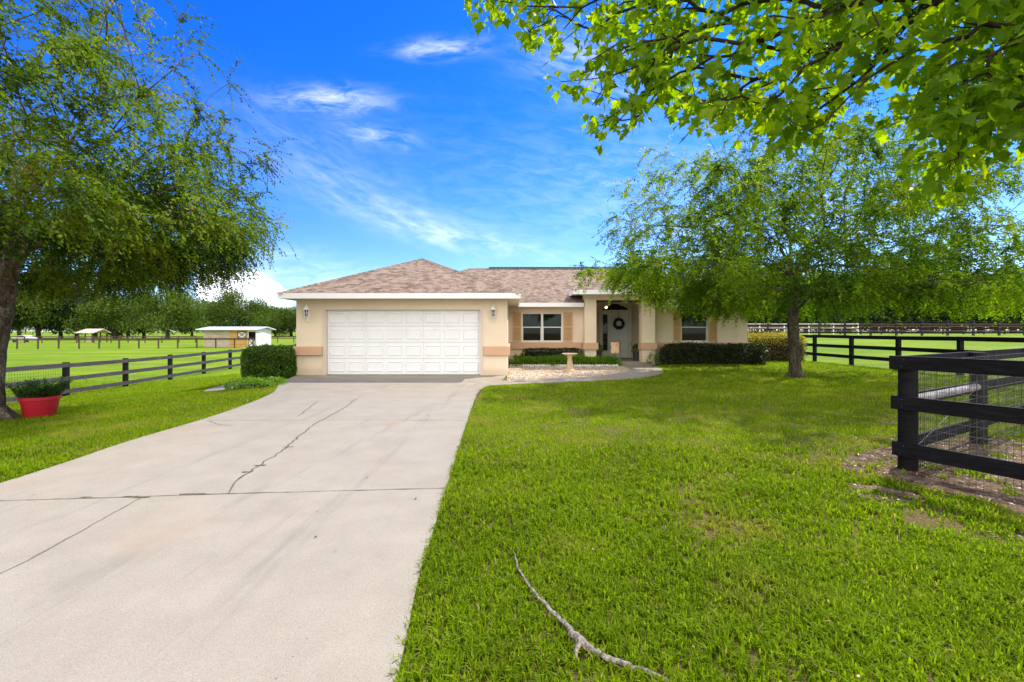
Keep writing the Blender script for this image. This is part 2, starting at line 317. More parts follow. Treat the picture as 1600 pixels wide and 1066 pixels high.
# ------------------------------------------------------------------ mesh helpers
def wloc(o):
    v = Vector((0, 0, 0))
    while o: v += Vector(o.location); o = o.parent
    return v
def tag(o, label=None, cat=None, group=None, kind=None):
    if label: o['label'] = label
    if cat: o['category'] = cat
    if group: o['group'] = group
    if kind: o['kind'] = kind
    return o
def thing(name, label, cat, loc, group=None):
    o = bpy.data.objects.new(name, None); C.objects.link(o); o.location = loc
    o.empty_display_size = .2
    return tag(o, label, cat, group)
class MB:
    def __init__(s): s.v = []; s.f = []; s.m = []; s.uv = []
    def add(s, vs, fs, m=0, uv=None):
        k = len(s.v); s.v += [tuple(p) for p in vs]
        for i, f in enumerate(fs):
            s.f.append([k+j for j in f]); s.m.append(m); s.uv.append(uv[i] if uv else None)
        return s
    def box(s, x0, x1, y0, y1, z0, z1, m=0):
        vs = [(x, y, z) for z in (z0, z1) for y in (y0, y1) for x in (x0, x1)]
        return s.add(vs, [(0,2,3,1), (4,5,7,6), (0,1,5,4), (2,6,7,3), (0,4,6,2), (1,3,7,5)], m)
    def bar(s, a, b, w, h, m=0, up=(0,0,1)):
        a, b = Vector(a), Vector(b); d = (b-a).normalized(); up = Vector(up)
        sx = d.cross(up).normalized()*w/2; uz = sx.cross(d).normalized()*h/2
        vs = [p+i*sx+j*uz for p in (a, b) for (i, j) in ((-1,-1),(1,-1),(1,1),(-1,1))]
        return s.add(vs, [(0,3,2,1), (4,5,6,7), (0,1,5,4), (1,2,6,5), (2,3,7,6), (3,0,4,7)], m)
    def tube(s, pts, rs, n=8, m=0, cap=True):
        pts = [Vector(p) for p in pts]
        if not hasattr(rs, '__len__'): rs = [rs]*len(pts)
        k = len(s.v); prev = None
        for i, p in enumerate(pts):
            d = (pts[min(i+1, len(pts)-1)]-pts[max(i-1, 0)]).normalized()
            if prev is None: x = d.orthogonal().normalized()
            else: x = (prev-d*prev.dot(d)).normalized()
            prev = x; y = d.cross(x)
            for j in range(n):
                a = 2*PI*j/n; s.v.append(tuple(p+(x*math.cos(a)+y*math.sin(a))*rs[i]))
        for i in range(len(pts)-1):
            for j in range(n):
                s.f.append([k+i*n+j, k+i*n+(j+1)%n, k+(i+1)*n+(j+1)%n, k+(i+1)*n+j]); s.m.append(m); s.uv.append(None)
        if cap:
            s.f.append([k+j for j in range(n)][::-1]); s.m.append(m); s.uv.append(None)
            s.f.append([k+(len(pts)-1)*n+j for j in range(n)]); s.m.append(m); s.uv.append(None)
        return s
    def lathe(s, c, prof, n=24, m=0):
        k = len(s.v)
        for (r, z) in prof:
            for j in range(n):
                a = 2*PI*j/n; s.v.append((c[0]+r*math.cos(a), c[1]+r*math.sin(a), c[2]+z))
        for i in range(len(prof)-1):
            for j in range(n):
                s.f.append([k+i*n+j, k+i*n+(j+1)%n, k+(i+1)*n+(j+1)%n, k+(i+1)*n+j]); s.m.append(m); s.uv.append(None)
        s.f.append([k+j for j in range(n)][::-1]); s.m.append(m); s.uv.append(None)
        s.f.append([k+(len(prof)-1)*n+j for j in range(n)]); s.m.append(m); s.uv.append(None)
        return s
    def prism_xz(s, poly, y0, y1, m=0):       # outline in the x-z plane
        n = len(poly); k = len(s.v)
        s.v += [(x, y0, z) for x, z in poly]+[(x, y1, z) for x, z in poly]
        fs = [list(range(n)), list(range(2*n-1, n-1, -1))]+[[i, i+n, (i+1)%n+n, (i+1)%n] for i in range(n)]
        for f in fs: s.f.append([k+j for j in f]); s.m.append(m); s.uv.append(None)
        return s
    def prism_xy(s, poly, z0, z1, m=0):
        n = len(poly); k = len(s.v)
        s.v += [(x, y, z0) for x, y in poly]+[(x, y, z1) for x, y in poly]
        fs = [list(range(n-1, -1, -1)), list(range(n, 2*n))]+[[i, (i+1)%n, (i+1)%n+n, i+n] for i in range(n)]
        for f in fs: s.f.append([k+j for j in f]); s.m.append(m); s.uv.append(None)
        return s
    def build(s, name, mats, parent=None, smooth=False, bevel=0, origin=None):
        if not isinstance(mats, (list, tuple)): mats = [mats]
        me = bpy.data.meshes.new(name); o = bpy.data.objects.new(name, me); C.objects.link(o)
        off = wloc(parent) if parent else Vector(origin or (0, 0, 0))
        me.from_pydata([(x-off.x, y-off.y, z-off.z) for x, y, z in s.v], [], s.f)
        for m in mats: me.materials.append(m)
        me.polygons.foreach_set('material_index', s.m)
        if any(u is not None for u in s.uv):
            ul = me.uv_layers.new(name='UVMap')
            for p, u_ in zip(me.polygons, s.uv):
                if u_:
                    for li, q in zip(p.loop_indices, u_): ul.data[li].uv = q
        bm = bmesh.new(); bm.from_mesh(me); bmesh.ops.recalc_face_normals(bm, faces=bm.faces); bm.to_mesh(me); bm.free()
        if smooth:
            me.polygons.foreach_set('use_smooth', [True]*len(me.polygons))
            me.set_sharp_from_angle(angle=math.radians(40))
        me.update()
        if parent: o.parent = parent
        elif origin: o.location = origin
        if bevel:
            bv = o.modifiers.new('bevel', 'BEVEL'); bv.width = bevel; bv.segments = 2; bv.limit_method = 'ANGLE'
        return o
def fast(name, V, faces, mats, parent=None, rndv=None, midx=None, origin=None, smooth=False):
    """V (N,3); faces (K,k) of one size; rndv per face"""
    me = bpy.data.meshes.new(name); o = bpy.data.objects.new(name, me); C.objects.link(o)
    off = wloc(parent) if parent else Vector(origin or (0, 0, 0))
    V = np.asarray(V, dtype=np.float64)-np.array(off)
    K, k = faces.shape
    me.vertices.add(len(V)); me.vertices.foreach_set('co', V.astype(np.float32).ravel())
    me.loops.add(K*k); me.loops.foreach_set('vertex_index', faces.astype(np.int32).ravel())
    me.polygons.add(K); me.polygons.foreach_set('loop_start', np.arange(0, K*k, k, dtype=np.int32))
    if not isinstance(mats, (list, tuple)): mats = [mats]
    for m in mats: me.materials.append(m)
    if midx is not None: me.polygons.foreach_set('material_index', midx.astype(np.int32))
    if rndv is not None:
        a = me.attributes.new('rnd', 'FLOAT', 'FACE'); a.data.foreach_set('value', rndv.astype(np.float32))
    me.update(calc_edges=True); me.validate()
    if smooth: me.polygons.foreach_set('use_smooth', [True]*len(me.polygons))
    if parent: o.parent = parent
    elif origin: o.location = origin
    return o
def copy_tree(o, parent=None):
    c = o.copy(); C.objects.link(c)
    if parent: c.parent = parent
    for ch in list(o.children): copy_tree(ch, c)
    return c
def unit(a): return a/np.maximum(np.linalg.norm(a, axis=-1, keepdims=True), 1e-9)
def diamonds(P, axis, nrm, L, W):
    """leaf quads: base P, along axis, width across"""
    side = unit(np.cross(axis, nrm)); L = L[:, None]; W = W[:, None]
    m = P+axis*L*.45+nrm*L*.06
    V = np.stack([P, m+side*W/2, P+axis*L, m-side*W/2], 1).reshape(-1, 3)
    return V, np.arange(len(V)).reshape(-1, 4)
def rvec(n):
    return unit(R.normal(size=(n, 3)))
def ter(x, y):
    x = np.asarray(x, float); y = np.asarray(y, float)
    cl = lambda t: np.clip(t, 0, 1); sm = lambda t: cl(t)**2*(3-2*cl(t))
    l = -1.0*(cl((-x-6.3)/10.5))*cl((y-5)/8)
    r = 1.0*sm((y-24)/22)*sm((x-10)/8)
    pad = .06*sm((y-17)/2)*sm((x-5.5)/1.5)*(1-sm((x-12)/2))
    rough = .012*np.sin(x*1.3+y*.7)*np.sin(y*1.1-x*.4)*cl((np.abs(x)+y-6)/10)*((x < -6.8) | (y < 12) & (x > 0) | (x > 6))
    return l+r+pad+rough*0.6

# ------------------------------------------------------------------ ground
def gaxis(lo, hi, fl, fh, st):
    a = list(np.arange(fl, fh+1e-6, st)); s = st; x = fh
    while x < hi: s *= 1.22; x += s; a.append(x)
    s = st; x = fl; b = []
    while x > lo: s *= 1.22; x -= s; b.append(x)
    return np.array(b[::-1]+a)
gx, gy = gaxis(-900, 900, -24, 24, .5), gaxis(-200, 1500, -4, 50, .5)
XX, YY = np.meshgrid(gx, gy); ZZ = ter(XX, YY)
nx, ny = len(gx), len(gy); idx = np.arange(nx*ny).reshape(ny, nx)
fc = np.stack([idx[:-1, :-1], idx[:-1, 1:], idx[1:, 1:], idx[1:, :-1]], -1).reshape(-1, 4)
tag(fast('ground', np.stack([XX, YY, ZZ], -1).reshape(-1, 3), fc, M['ground'], smooth=True), kind='structure')

def spl(pts, n=8, closed=False):
    P = [Vector(p) for p in pts]; out_ = []
    N = len(P); rng = range(N if closed else N-1)
    for i in rng:
        g = lambda j: P[j % N] if closed else P[max(0, min(N-1, j))]
        a, b, c, d = g(i-1), g(i), g(i+1), g(i+2)
        for k in range(n):
            t = k/n; out_.append(.5*((2*b)+(c-a)*t+(2*a-5*b+4*c-d)*t*t+(3*b-a-3*c+d)*t**3))
    if not closed: out_.append(P[-1])
    return out_
def G(px, py, z=0.0):
    d = (1.45-z)*F/(py-517.0); return ((px-800)*d/F, d)
# driveway
dl = spl([(-4.7, -6), (-4.72, 0), (-4.80, 4.42), (-4.97, 6.13), (-5.0, 7.66), (-5.2, 9.4), (-5.55, 11.0), (-6.15, 12.5), (-6.62, 14.0), (-6.95, 15.3)], 6)
dr = spl([(-.30, -6), (-.38, 0), (-.475, 1.95), (-.54, 2.77), (-.60, 4.41), (-.67, 6.2), (-.77, 9.5), (-.78, 11.2), (-.62, 12.3), (-.2, 12.55)], 6)
drive_poly = [tuple(p) for p in dl]+[(-.15, 15.3), (-.30, 13.6)]+[tuple(p) for p in dr][::-1]
def strip(mb, pts, w, z, m):
    w = w*.62
    """ragged flat strip on the slab"""
    P = [Vector((p[0], p[1], 0)) for p in pts]
    for i in range(len(P)-1):
        d = (P[i+1]-P[i]).normalized(); n = Vector((-d.y, d.x, 0))
        a = w*(.5+rnd.random()) if i else w*.4
        b = w*(.5+rnd.random())
        mb.add([(P[i]-n*a/2)+Vector((0,0,z)), (P[i]+n*a/2)+Vector((0,0,z)), (P[i+1]+n*b/2)+Vector((0,0,z)), (P[i+1]-n*b/2)+Vector((0,0,z))], [(0, 3, 2, 1)], m)
def jag(pts, st=.09, amp=.018):
    o_ = []
    for i in range(len(pts)-1):
        a, b = Vector(pts[i]).to_2d(), Vector(pts[i+1]).to_2d(); n = max(2, int((b-a).length/st))
        for k in range(n):
            p = a.lerp(b, k/n); o_.append((p.x+rnd.uniform(-amp, amp), p.y+rnd.uniform(-amp, amp)))
    o_.append(tuple(pts[-1])[:2]); return o_
mb = MB(); mb.prism_xy(drive_poly, -.18, .022)
zt = .026
g = lambda L: [G(*p, z=.022) for p in L]
strip(mb, jag(g([(-60, 785), (0, 783), (230, 776), (350, 772), (700, 763)]), .10, .004), .016, zt, 1)
strip(mb, jag(g([(322, 657), (560, 656.5), (727, 657)]), .12, .006), .015, zt, 1)
strip(mb, jag(g([(355, 771), (362, 760), (390, 738), (412, 722), (440, 706), (468, 682), (490, 664), (520, 648), (540, 636), (558, 623)]), .09, .022), .026, zt, 1)
strip(mb, jag(g([(-30, 910), (0, 897), (60, 868), (122, 833), (170, 806), (222, 778)]), .07, .008), .010, zt, 1)
strip(mb, jag(g([(466, 651), (480, 640), (495, 628)]), .1, .02), .022, zt, 1)
strip(mb, jag(g([(325, 658), (345, 664), (362, 665)]), .07, .02), .014, zt, 1)
for (cx, cy, ln) in ((222, 778, .13), (132, 778, .10), (300, 773, .22), (205, 777, .12), (385, 738, .10), (405, 728, .12), (450, 699, .12)):
    x, y = G(cx, cy, .022); strip(mb, jag([(x-ln/2, y), (x+ln/2, y+.01)], .03, .008), .035, zt+.002, 1)
tag(mb.build('driveway', [M['concrete'], M['crack']]), kind='structure')
# curved walkway to the front door
wo = spl([(-.35, 12.45), (.0, 12.6), (.56, 12.85), (2.5, 13.6), (3.93, 14.4), (4.9, 15.6), (5.42, 17.0), (5.75, 18.6), (5.62, 19.75)], 6)
wi = spl([(-.30, 13.55), (.4, 13.75), (1.64, 14.3), (2.7, 14.95), (3.5, 15.8), (4.2, 17.0), (4.5, 18.3), (4.30, 19.75)], 6)
walk_poly = [tuple(p) for p in wo]+[tuple(p) for p in wi][::-1]
tag(MB().prism_xy(walk_poly, -.12, .030).build('walkway', M['concrete']), kind='structure')
grav_poly = [tuple(p) for p in wi[:-1]]+[(4.3, 19.2), (-.15, 19.2), (-.15, 15.35), (-.15, 13.6)]
tag(MB().prism_xy(grav_poly, -.12, .012).build('gravel_bed', M['gravel']), kind='structure')
# side path left of the garage
pp = spl([(-6.6, 13.2), (-6.9, 12.45), (-7.35, 12.0), (-7.8, 12.05), (-8.15, 12.6), (-8.75, 14.2), (-9.3, 18), (-8.4, 18), (-8.1, 15.4), (-7.4, 14.3)], 6, True)
mb = MB(); n = len(pp); c0 = Vector((-8.1, 14.0))
mb.add([(p.x, p.y, float(ter(p.x, p.y))+.035) for p in pp]+[(p.x, p.y, float(ter(p.x, p.y))-.1) for p in pp]+[(c0.x, c0.y, float(ter(c0.x, c0.y))+.035)],
       [(i, (i+1) % n, 2*n) for i in range(n)]+[(i, (i+1) % n, (i+1) % n+n, i+n) for i in range(n)])
tag(mb.build('side_path', M['concrete']), kind='structure')
path_poly = [tuple(p) for p in pp]
# bare soil by the right fence
soil_polys = [spl([(3.45, 5.0), (3.75, 4.45), (4.0, 3.95), (3.95, 3.6), (4.3, 3.3), (4.6, 2.2), (5.5, 1.0), (6.4, 1.6), (5.6, 3.4), (5.0, 4.3), (6.0, 5.1), (6.7, 5.7), (6.3, 6.4), (5.2, 6.1), (4.2, 5.6)], 5, True),
              spl([(3.0, 4.15), (3.25, 3.95), (3.55, 4.05), (3.45, 4.35), (3.2, 4.45)], 4, True),
              spl([(3.3, 3.25), (3.6, 3.1), (3.75, 3.25), (3.5, 3.4)], 4, True), spl([(2.8, 2.5), (3.0, 2.42), (3.05, 2.55), (2.9, 2.62)], 4, True)]
for sp_ in soil_polys:
    q = [(p.x+rnd.uniform(-.05, .05), p.y+rnd.uniform(-.05, .05)) for p in sp_]
    mb = MB(); mb.prism_xy(q, -.05, .012); tag(mb.build('bare_soil', M['soil']), kind='structure')

def inpoly(x, y, poly):
    r = np.zeros(len(x), bool); n = len(poly); j = n-1
    for i in range(n):
        xi, yi = poly[i]; xj, yj = poly[j]
        if yi != yj:
            c = ((yi > y) != (yj > y)) & (x < (xj-xi)*(y-yi)/(yj-yi)+xi); r ^= c
        j = i
    return r

# ------------------------------------------------------------------ grass
def blades(n, x, y, h, wd, seg2, droop=.6):
    z = ter(x, y); a = R.uniform(0, 2*PI, n); lean = R.uniform(.15, 1.25, n)*(droop+.15)
    d = np.stack([np.cos(a), np.sin(a), np.zeros(n)], 1); s = np.stack([-np.sin(a+R.uniform(-.6, .6, n)), np.cos(a), np.zeros(n)], 1)
    P = np.stack([x, y, z-.004], 1); up = np.array([0, 0, 1.])
    T = P+d*(h*lean)[:, None]+up*(h*(1-.35*lean))[:, None]
    if not seg2:
        V = np.stack([P-s*wd[:, None]/2, P+s*wd[:, None]/2, T], 1).reshape(-1, 3)
        return V, np.arange(n*3).reshape(-1, 3), 1
    Mi = P+d*(h*lean*.3)[:, None]+up*(h*.62)[:, None]
    V = np.stack([P-s*wd[:, None]*.4, P+s*wd[:, None]*.4, Mi+s*wd[:, None]/2, Mi-s*wd[:, None]/2, T], 1).reshape(-1, 3)
    b = (np.arange(n)*5)[:, None]
    Fq = np.stack([b+0, b+1, b+2, b+0, b+2, b+3, b+3, b+2, b+4], -1).reshape(-1, 3)
    return V, Fq, 3
def lawn_mask(x, y, extra=True):
    k = ~inpoly(x, y, drive_poly) & ~inpoly(x, y, walk_poly) & ~inpoly(x, y, grav_poly) & ~inpoly(x, y, path_poly)
    k &= ~((x > -7.1) & (x < 0) & (y > 15.2)) & ~((x > -.3) & (x < 10.3) & (y > 19.3))
    s = np.zeros(len(x), bool)
    for q in soil_polys: s |= inpoly(x, y, [tuple(p) for p in q])
    k &= ~(s & (pnoise(x, y, 5, 55)*.75+R.random(len(x))*.35 < .78))
    return k
from math import floor
def pnoise(x, y, sc_, seed):
    q = np.random.default_rng(seed); T = q.random((64, 64)); X = x*sc_; Y = y*sc_
    i, j = np.floor(X).astype(int), np.floor(Y).astype(int); fx, fy = X-i, Y-j
    fx, fy = fx*fx*(3-2*fx), fy*fy*(3-2*fy); g_ = lambda a, b: T[a % 64, b % 64]
    return (g_(i, j)*(1-fx)+g_(i+1, j)*fx)*(1-fy)+(g_(i, j+1)*(1-fx)+g_(i+1, j+1)*fx)*fy
VV, FF, RR, off = [], [], [], 0
for (y0, y1, dens, h, wd, seg) in ((1.3, 3.2, 11500, .050, .0075, True), (3.2, 5.5, 6500, .050, .0090, True), (5.5, 9, 3000, .047, .011, False), (9, 14, 1400, .05, .017, False), (14, 22, 560, .055, .028, False)):
    xm = y1*1.12+.6; A = (y1-y0)*2*xm; n = int(A*dens)
    x = R.uniform(-xm, xm, n); y = R.uniform(y0, y1, n)
    y = y*(1+R.normal(0, .07, n))
    k = lawn_mask(x, y) & (np.abs(x) < y*1.12+.6) & (x < 14.2)
    k &= ~((x > -4.3) & (x < -.7) & (y < 12)) & (pnoise(x, y, 1.4, 3)*.6+pnoise(x, y, 6, 4)*.4 > R.uniform(-.15, .42, n)+np.where((x > 1.0) & (y < 9), .55*np.clip(pnoise(x, y, 1.9, 61)-.52, 0, 1), 0)*1.6)
    x, y = x[k], y[k]
    if y0 < 5:      # blades grow in tufts
        m_ = len(x)//6; ii = R.integers(0, m_, len(x)); x = x[ii]+R.normal(0, .009, len(ii)); y = y[ii]+R.normal(0, .009, len(ii))
    n = len(x)
    tall = .65+.8*pnoise(x, y, 4.5, 8)+.25*R.random(n)
    V, Fq, rep = blades(n, x, y, h*tall*R.uniform(.6, 1.25, n), wd*R.uniform(.7, 1.3, n), seg)
    rv = np.clip(R.random(n)*.75+.28*pnoise(x, y, 2.2, 5)-.03+(R.random(n) > .965)*.4, 0, 1)
    VV.append(V); FF.append(Fq+off); RR.append(np.repeat(rv, rep)); off += len(V)
# ragged overhanging blades along the slab edges
ed = [(p.x, p.y) for p in dr[6:]]+[(p.x, p.y) for p in dl[12:]]
for E in (dr[4:], dl[10:], wo):
    for a, b in zip(E[:-1], E[1:]):
        L = (b-a).length; n = int(L*330/max(1, a.y/4)); t = R.random(n)
        x = a.x+(b.x-a.x)*t+R.normal(0, .018, n); y = a.y+(b.y-a.y)*t+R.normal(0, .018, n)
        V, Fq, rep = blades(n, x, y, .05*R.uniform(.5, 1.2, n), .008*max(1, a.y/5)*R.uniform(.7, 1.3, n), False, 1.0)
        VV.append(V); FF.append(Fq+off); RR.append(R.random(n)*.9); off += len(V)
tag(fast('grass', np.concatenate(VV), np.concatenate(FF), M['grass'], rndv=np.concatenate(RR)), kind='stuff')
# dry litter on the bare soil and thin lawn
n = 11000; x = R.uniform(2.6, 6.8, n); y = R.uniform(1.2, 6.8, n); k = np.zeros(n, bool)
for q in soil_polys: k |= inpoly(x, y, [tuple(p) for p in q])
x, y = x[k], y[k]; n = len(x)
P = np.stack([x, y, ter(x, y)+R.uniform(.014, .03, n)], 1); ax = rvec(n); ax[:, 2] *= .25; ax = unit(ax)
V, Fq = diamonds(P, ax, unit(rvec(n)*.5+np.array([0, 0, 1.])), R.uniform(.012, .06, n), R.uniform(.005, .016, n))
tag(fast('leaf_litter', V, Fq, M['chip'], rndv=R.random(n)), kind='stuff')
n = 420; x = R.uniform(-8, 8, n); y = R.uniform(1.6, 12, n); kk_ = ~((x > 4) & (y < 4)) & (lawn_mask(x, y) | (R.random(n) > .7)); x, y = x[kk_], y[kk_]; n = len(x)
P = np.stack([x, y, ter(x, y)+np.where(lawn_mask(x, y), .035, .030)], 1); ax = rvec(n); ax[:, 2] *= .2; ax = unit(ax)
V, Fq = diamonds(P, ax, unit(rvec(n)*.4+np.array([0, 0, 1.])), R.uniform(.012, .045, n), R.uniform(.008, .022, n))
M['dryleaf'] = leaf_mat('dry_leaf', [(0, (.05, .03, .02)), (.7, (.14, .09, .04)), (1, (.26, .19, .07))], .05)
tag(fast('fallen_leaves', V, Fq, M['dryleaf'], rndv=R.random(n)), kind='stuff')
# pebbles
n = 5200; x = R.uniform(-.3, 4.7, n); y = R.uniform(13.5, 19.25, n); k = inpoly(x, y, grav_poly); x, y = x[k], y[k]; n = len(x)
oc = np.array([(1,0,0),(0,1,0),(-1,0,0),(0,-1,0),(0,0,.6),(0,0,-.6)], float); of = np.array([(0,1,4),(1,2,4),(2,3,4),(3,0,4),(1,0,5),(2,1,5),(3,2,5),(0,3,5)])
sz = R.uniform(.012, .032, n); V = (oc[None]*(sz[:, None, None]*R.uniform(.6, 1.3, (n, 6, 1)))+np.stack([x, y, np.full(n, .018)], 1)[:, None]).reshape(-1, 3)
Fq = (of[None]+(np.arange(n)*6)[:, None, None]).reshape(-1, 3)
M['peb'] = leaf_mat('pebble', [(0, (.26, .17, .10)), (.35, (.52, .40, .28)), (.8, (.66, .57, .46)), (1, (.76, .72, .66))], 0.0, .8)
tag(fast('pebbles', V, Fq, M['peb'], rndv=np.repeat(R.random(n), 8)), kind='stuff')

# ------------------------------------------------------------------ house
H = thing('house', 'single storey beige stucco house with brown shingle hip roof and white double garage door', 'house', (0, 20, 0))
YG, YM, YD = 15.26, 20.4, 23.1
T = .2; ZC = 2.50; ZE0, ZE1 = 2.46, 2.63
# walls
mb = MB()
mb.box(-6.95, -6.02, YG, YG+T, -.3, ZC); mb.box(-.99, -.15, YG, YG+T, -.3, ZC); mb.box(-6.02, -.99, YG, YG+T, 2.13, ZC)
mb.box(-6.95, -6.75, YG+T, YM, -.6, ZC); mb.box(-.35, -.15, YG+T, YM, -.3, ZC)
# main front wall pieces around window 1 (.42..2.18, 1.0..2.22)
mb.box(-.15, .42, YM, YM+T, -.3, ZC); mb.box(.42, 2.18, YM, YM+T, -.3, .98); mb.box(.42, 2.18, YM, YM+T, 2.22, ZC); mb.box(2.18, 3.06, YM, YM+T, -.3, ZC)
# right of porch with window 2 (7.29..8.44)
mb.box(6.04, 7.27, YM, YM+T, -.3, ZC); mb.box(7.27, 8.46, YM, YM+T, -.3, .98); mb.box(7.27, 8.46, YM, YM+T, 2.22, ZC); mb.box(8.46, 10.14, YM, YM+T, -.3, ZC)
mb.box(9.94, 10.14, YM+T, 29.0, -.3, ZC); mb.box(-6.45, 9.94, 28.8, 29.0, -.8, ZC); mb.box(-6.45, -6.25, YM, 28.8, -.8, ZC); mb.box(-6.75, -6.45, YM-.2, YM, -.6, ZC)
# porch side walls and door wall with arched opening
mb.box(3.06, 3.26, YM+T, YD, -.3, 2.95); mb.box(5.84, 6.04, YM+T, YD, -.3, 2.95)
mb.box(3.06, 4.36, YD, YD+T, -.3, 2.95); mb.box(5.72, 6.04, YD, YD+T, -.3, 2.95)
arc = [(4.36+1.36*i/16, 2.47+.30*math.sin(PI*i/16)**.8) for i in range(17)]
mb.prism_xz([(4.36, 2.95)]+[(4.36, 2.47)]+arc[1:-1]+[(5.72, 2.47), (5.72, 2.95)], YD, YD+T)
mb.build('wall', M['stucco'], H)
# columns, porch beam
for (a, b) in ((3.06, 3.55), (5.47, 6.02)):
    c = MB(); c.box(a, b, YM-.5, YM-.001 if 0 else YM-.02, .0, 2.74); c.build('column', M['stucco'], H, bevel=.008)
MB().box(3.04, 6.04, YM-.49, YM+.06, 2.742, 3.0).build('porch_beam', M['stucco'], H)
MB().box(3.27, 5.83, YM+.07, YD-.01, 2.86, 2.9).build('porch_ceiling', M['soffit'], H)
MB().box(3.27, 5.83, YM-.6, YD-.003, -.1, .14).build('porch_slab', M['concrete'], H)
# belt course, built as overlapping-free lengths
def belt(segs, z0=.66, z1=.95):
    mb = MB()
    for s_ in segs: mb.box(*s_, z0, z1)
    return mb.build('belt_course', M['band'], H, bevel=.012)
belt([(-7.03, -6.10, YG-.08, YG-.002)]); belt([(-.92, -.07, YG-.08, YG-.002)])
belt([(-7.03, -6.953, YG, YM-.3)]); belt([(-.147, -.07, YG, YM-.09)]); belt([(-.147, 2.985, YM-.08, YM-.002)])
belt([(6.11, 10.22, YM-.08, YM-.002)]); belt([(10.143, 10.22, YM, 29.0)])
belt([(3.27, 4.28, YD-.06, YD-.002)]); belt([(5.78, 5.83, YD-.06, YD-.002)])
for (a, b) in ((3.06, 3.55), (5.47, 6.02)):
    belt([(a-.07, b+.07, YM-.57, YM-.503), (a-.07, a-.002, YM-.5, YM-.1), (b+.002, b+.07, YM-.5, YM-.1)])
# dark interior rooms behind windows
def room(x0, x1, y0, y1, z0, z1):
    mb = MB(); vs = [(x, y, z) for z in (z0, z1) for y in (y0, y1) for x in (x0, x1)]
    mb.add(vs, [(0,2,3,1), (4,5,7,6), (2,6,7,3), (0,4,6,2), (1,3,7,5)]); return mb.build('room_lining', M['room'], H)
room(-.1, 3.0, YM+T+.004, YM+3.6, .0, 2.44); room(6.1, 9.9, YM+T+.004, YM+3.6, .0, 2.44); room(3.5, 6.6, YD+T+.004, YD+4, .1, 2.92)
# windows
def window(x0, x1, z0, z1, y, double):
    f = MB(); fy0, fy1 = y+.05, y+.12; w_ = .045
    f.box(x0, x1, fy0, fy1, z1-w_, z1); f.box(x0, x1, fy0, fy1, z0, z0+w_); f.box(x0, x0+w_, fy0, fy1, z0+w_, z1-w_); f.box(x1-w_, x1, fy0, fy1, z0+w_, z1-w_)
    bays = [(x0+w_, x1-w_)]
    if double:
        xm = (x0+x1)/2; f.box(xm-.05, xm+.05, fy0-.01, fy1, z0+w_, z1-w_); bays = [(x0+w_, xm-.05), (xm+.05, x1-w_)]
    zm = z0+(z1-z0)*.5
    for a, b in bays:
        f.box(a, b, fy0+.01, fy1-.01, zm-.022, zm+.022)
        for s_ in (a, b-.018): f.box(s_, s_+.018, fy0+.015, fy1-.01, z0+w_, zm-.022)
    # sheet trim sitting proud round the opening
    fo = f.build('window', M['trim'], H, bevel=.004)
    for a, b in bays:
        MB().box(a+.001, b-.001, fy0+.03, fy0+.036, z0+w_, zm-.022).build('pane', M['glass'], fo)
        MB().box(a+.001, b-.001, fy0+.045, fy0+.051, zm+.022, z1-w_).build('pane', M['glass'], fo)
    # gathered valance inside
    cv = MB(); n_ = int((x1-x0)/.045)
    for i in range(n_):
        xa, xb = x0+i*(x1-x0)/n_, x0+(i+1)*(x1-x0)/n_; ya, yb = y+.32+.03*(i % 2), y+.32+.03*((i+1) % 2); zl = zm+.06-.04*math.sin(i*.5)
        cv.add([(xa, ya, zl), (xb, yb, zl), (xb, yb, z1+.1), (xa, ya, z1+.1)], [(0, 1, 2, 3)])
    cv.build('valance', M['curtain'], fo)
    return fo
window(.42, 2.18, .985, 2.22, YM, True); window(7.28, 8.45, .985, 2.22, YM, False)
def shutter(x0, x1):
    mb = MB(); z0, z1 = .975, 2.25; y0, y1 = YM-.045, YM-.003; w_ = .045
    mb.box(x0, x0+w_, y0, y1, z0, z1); mb.box(x1-w_, x1, y0, y1, z0, z1)
    for z in (z0, (z0+z1)/2-.03, z1-.07): mb.box(x0+w_, x1-w_, y0, y1, z, z+.07)
    for (a, b) in ((z0+.07, (z0+z1)/2-.03), ((z0+z1)/2+.04, z1-.07)):
        n_ = int((b-a)/.055)
        for i in range(n_):
            zc = a+(i+.5)*(b-a)/n_; mb.bar((x0+w_, YM-.026, zc), (x1-w_, YM-.026, zc), .032, .008, up=(0, -.6, 1))
    mb.box(x0+w_, x1-w_, YM-.010, YM-.004, z0+.07, z1-.07); mb.build('shutter', M['shutter'], H)
shutter(.03, .40); shutter(2.21, 2.60); shutter(6.93, 7.26); shutter(8.47, 8.82)
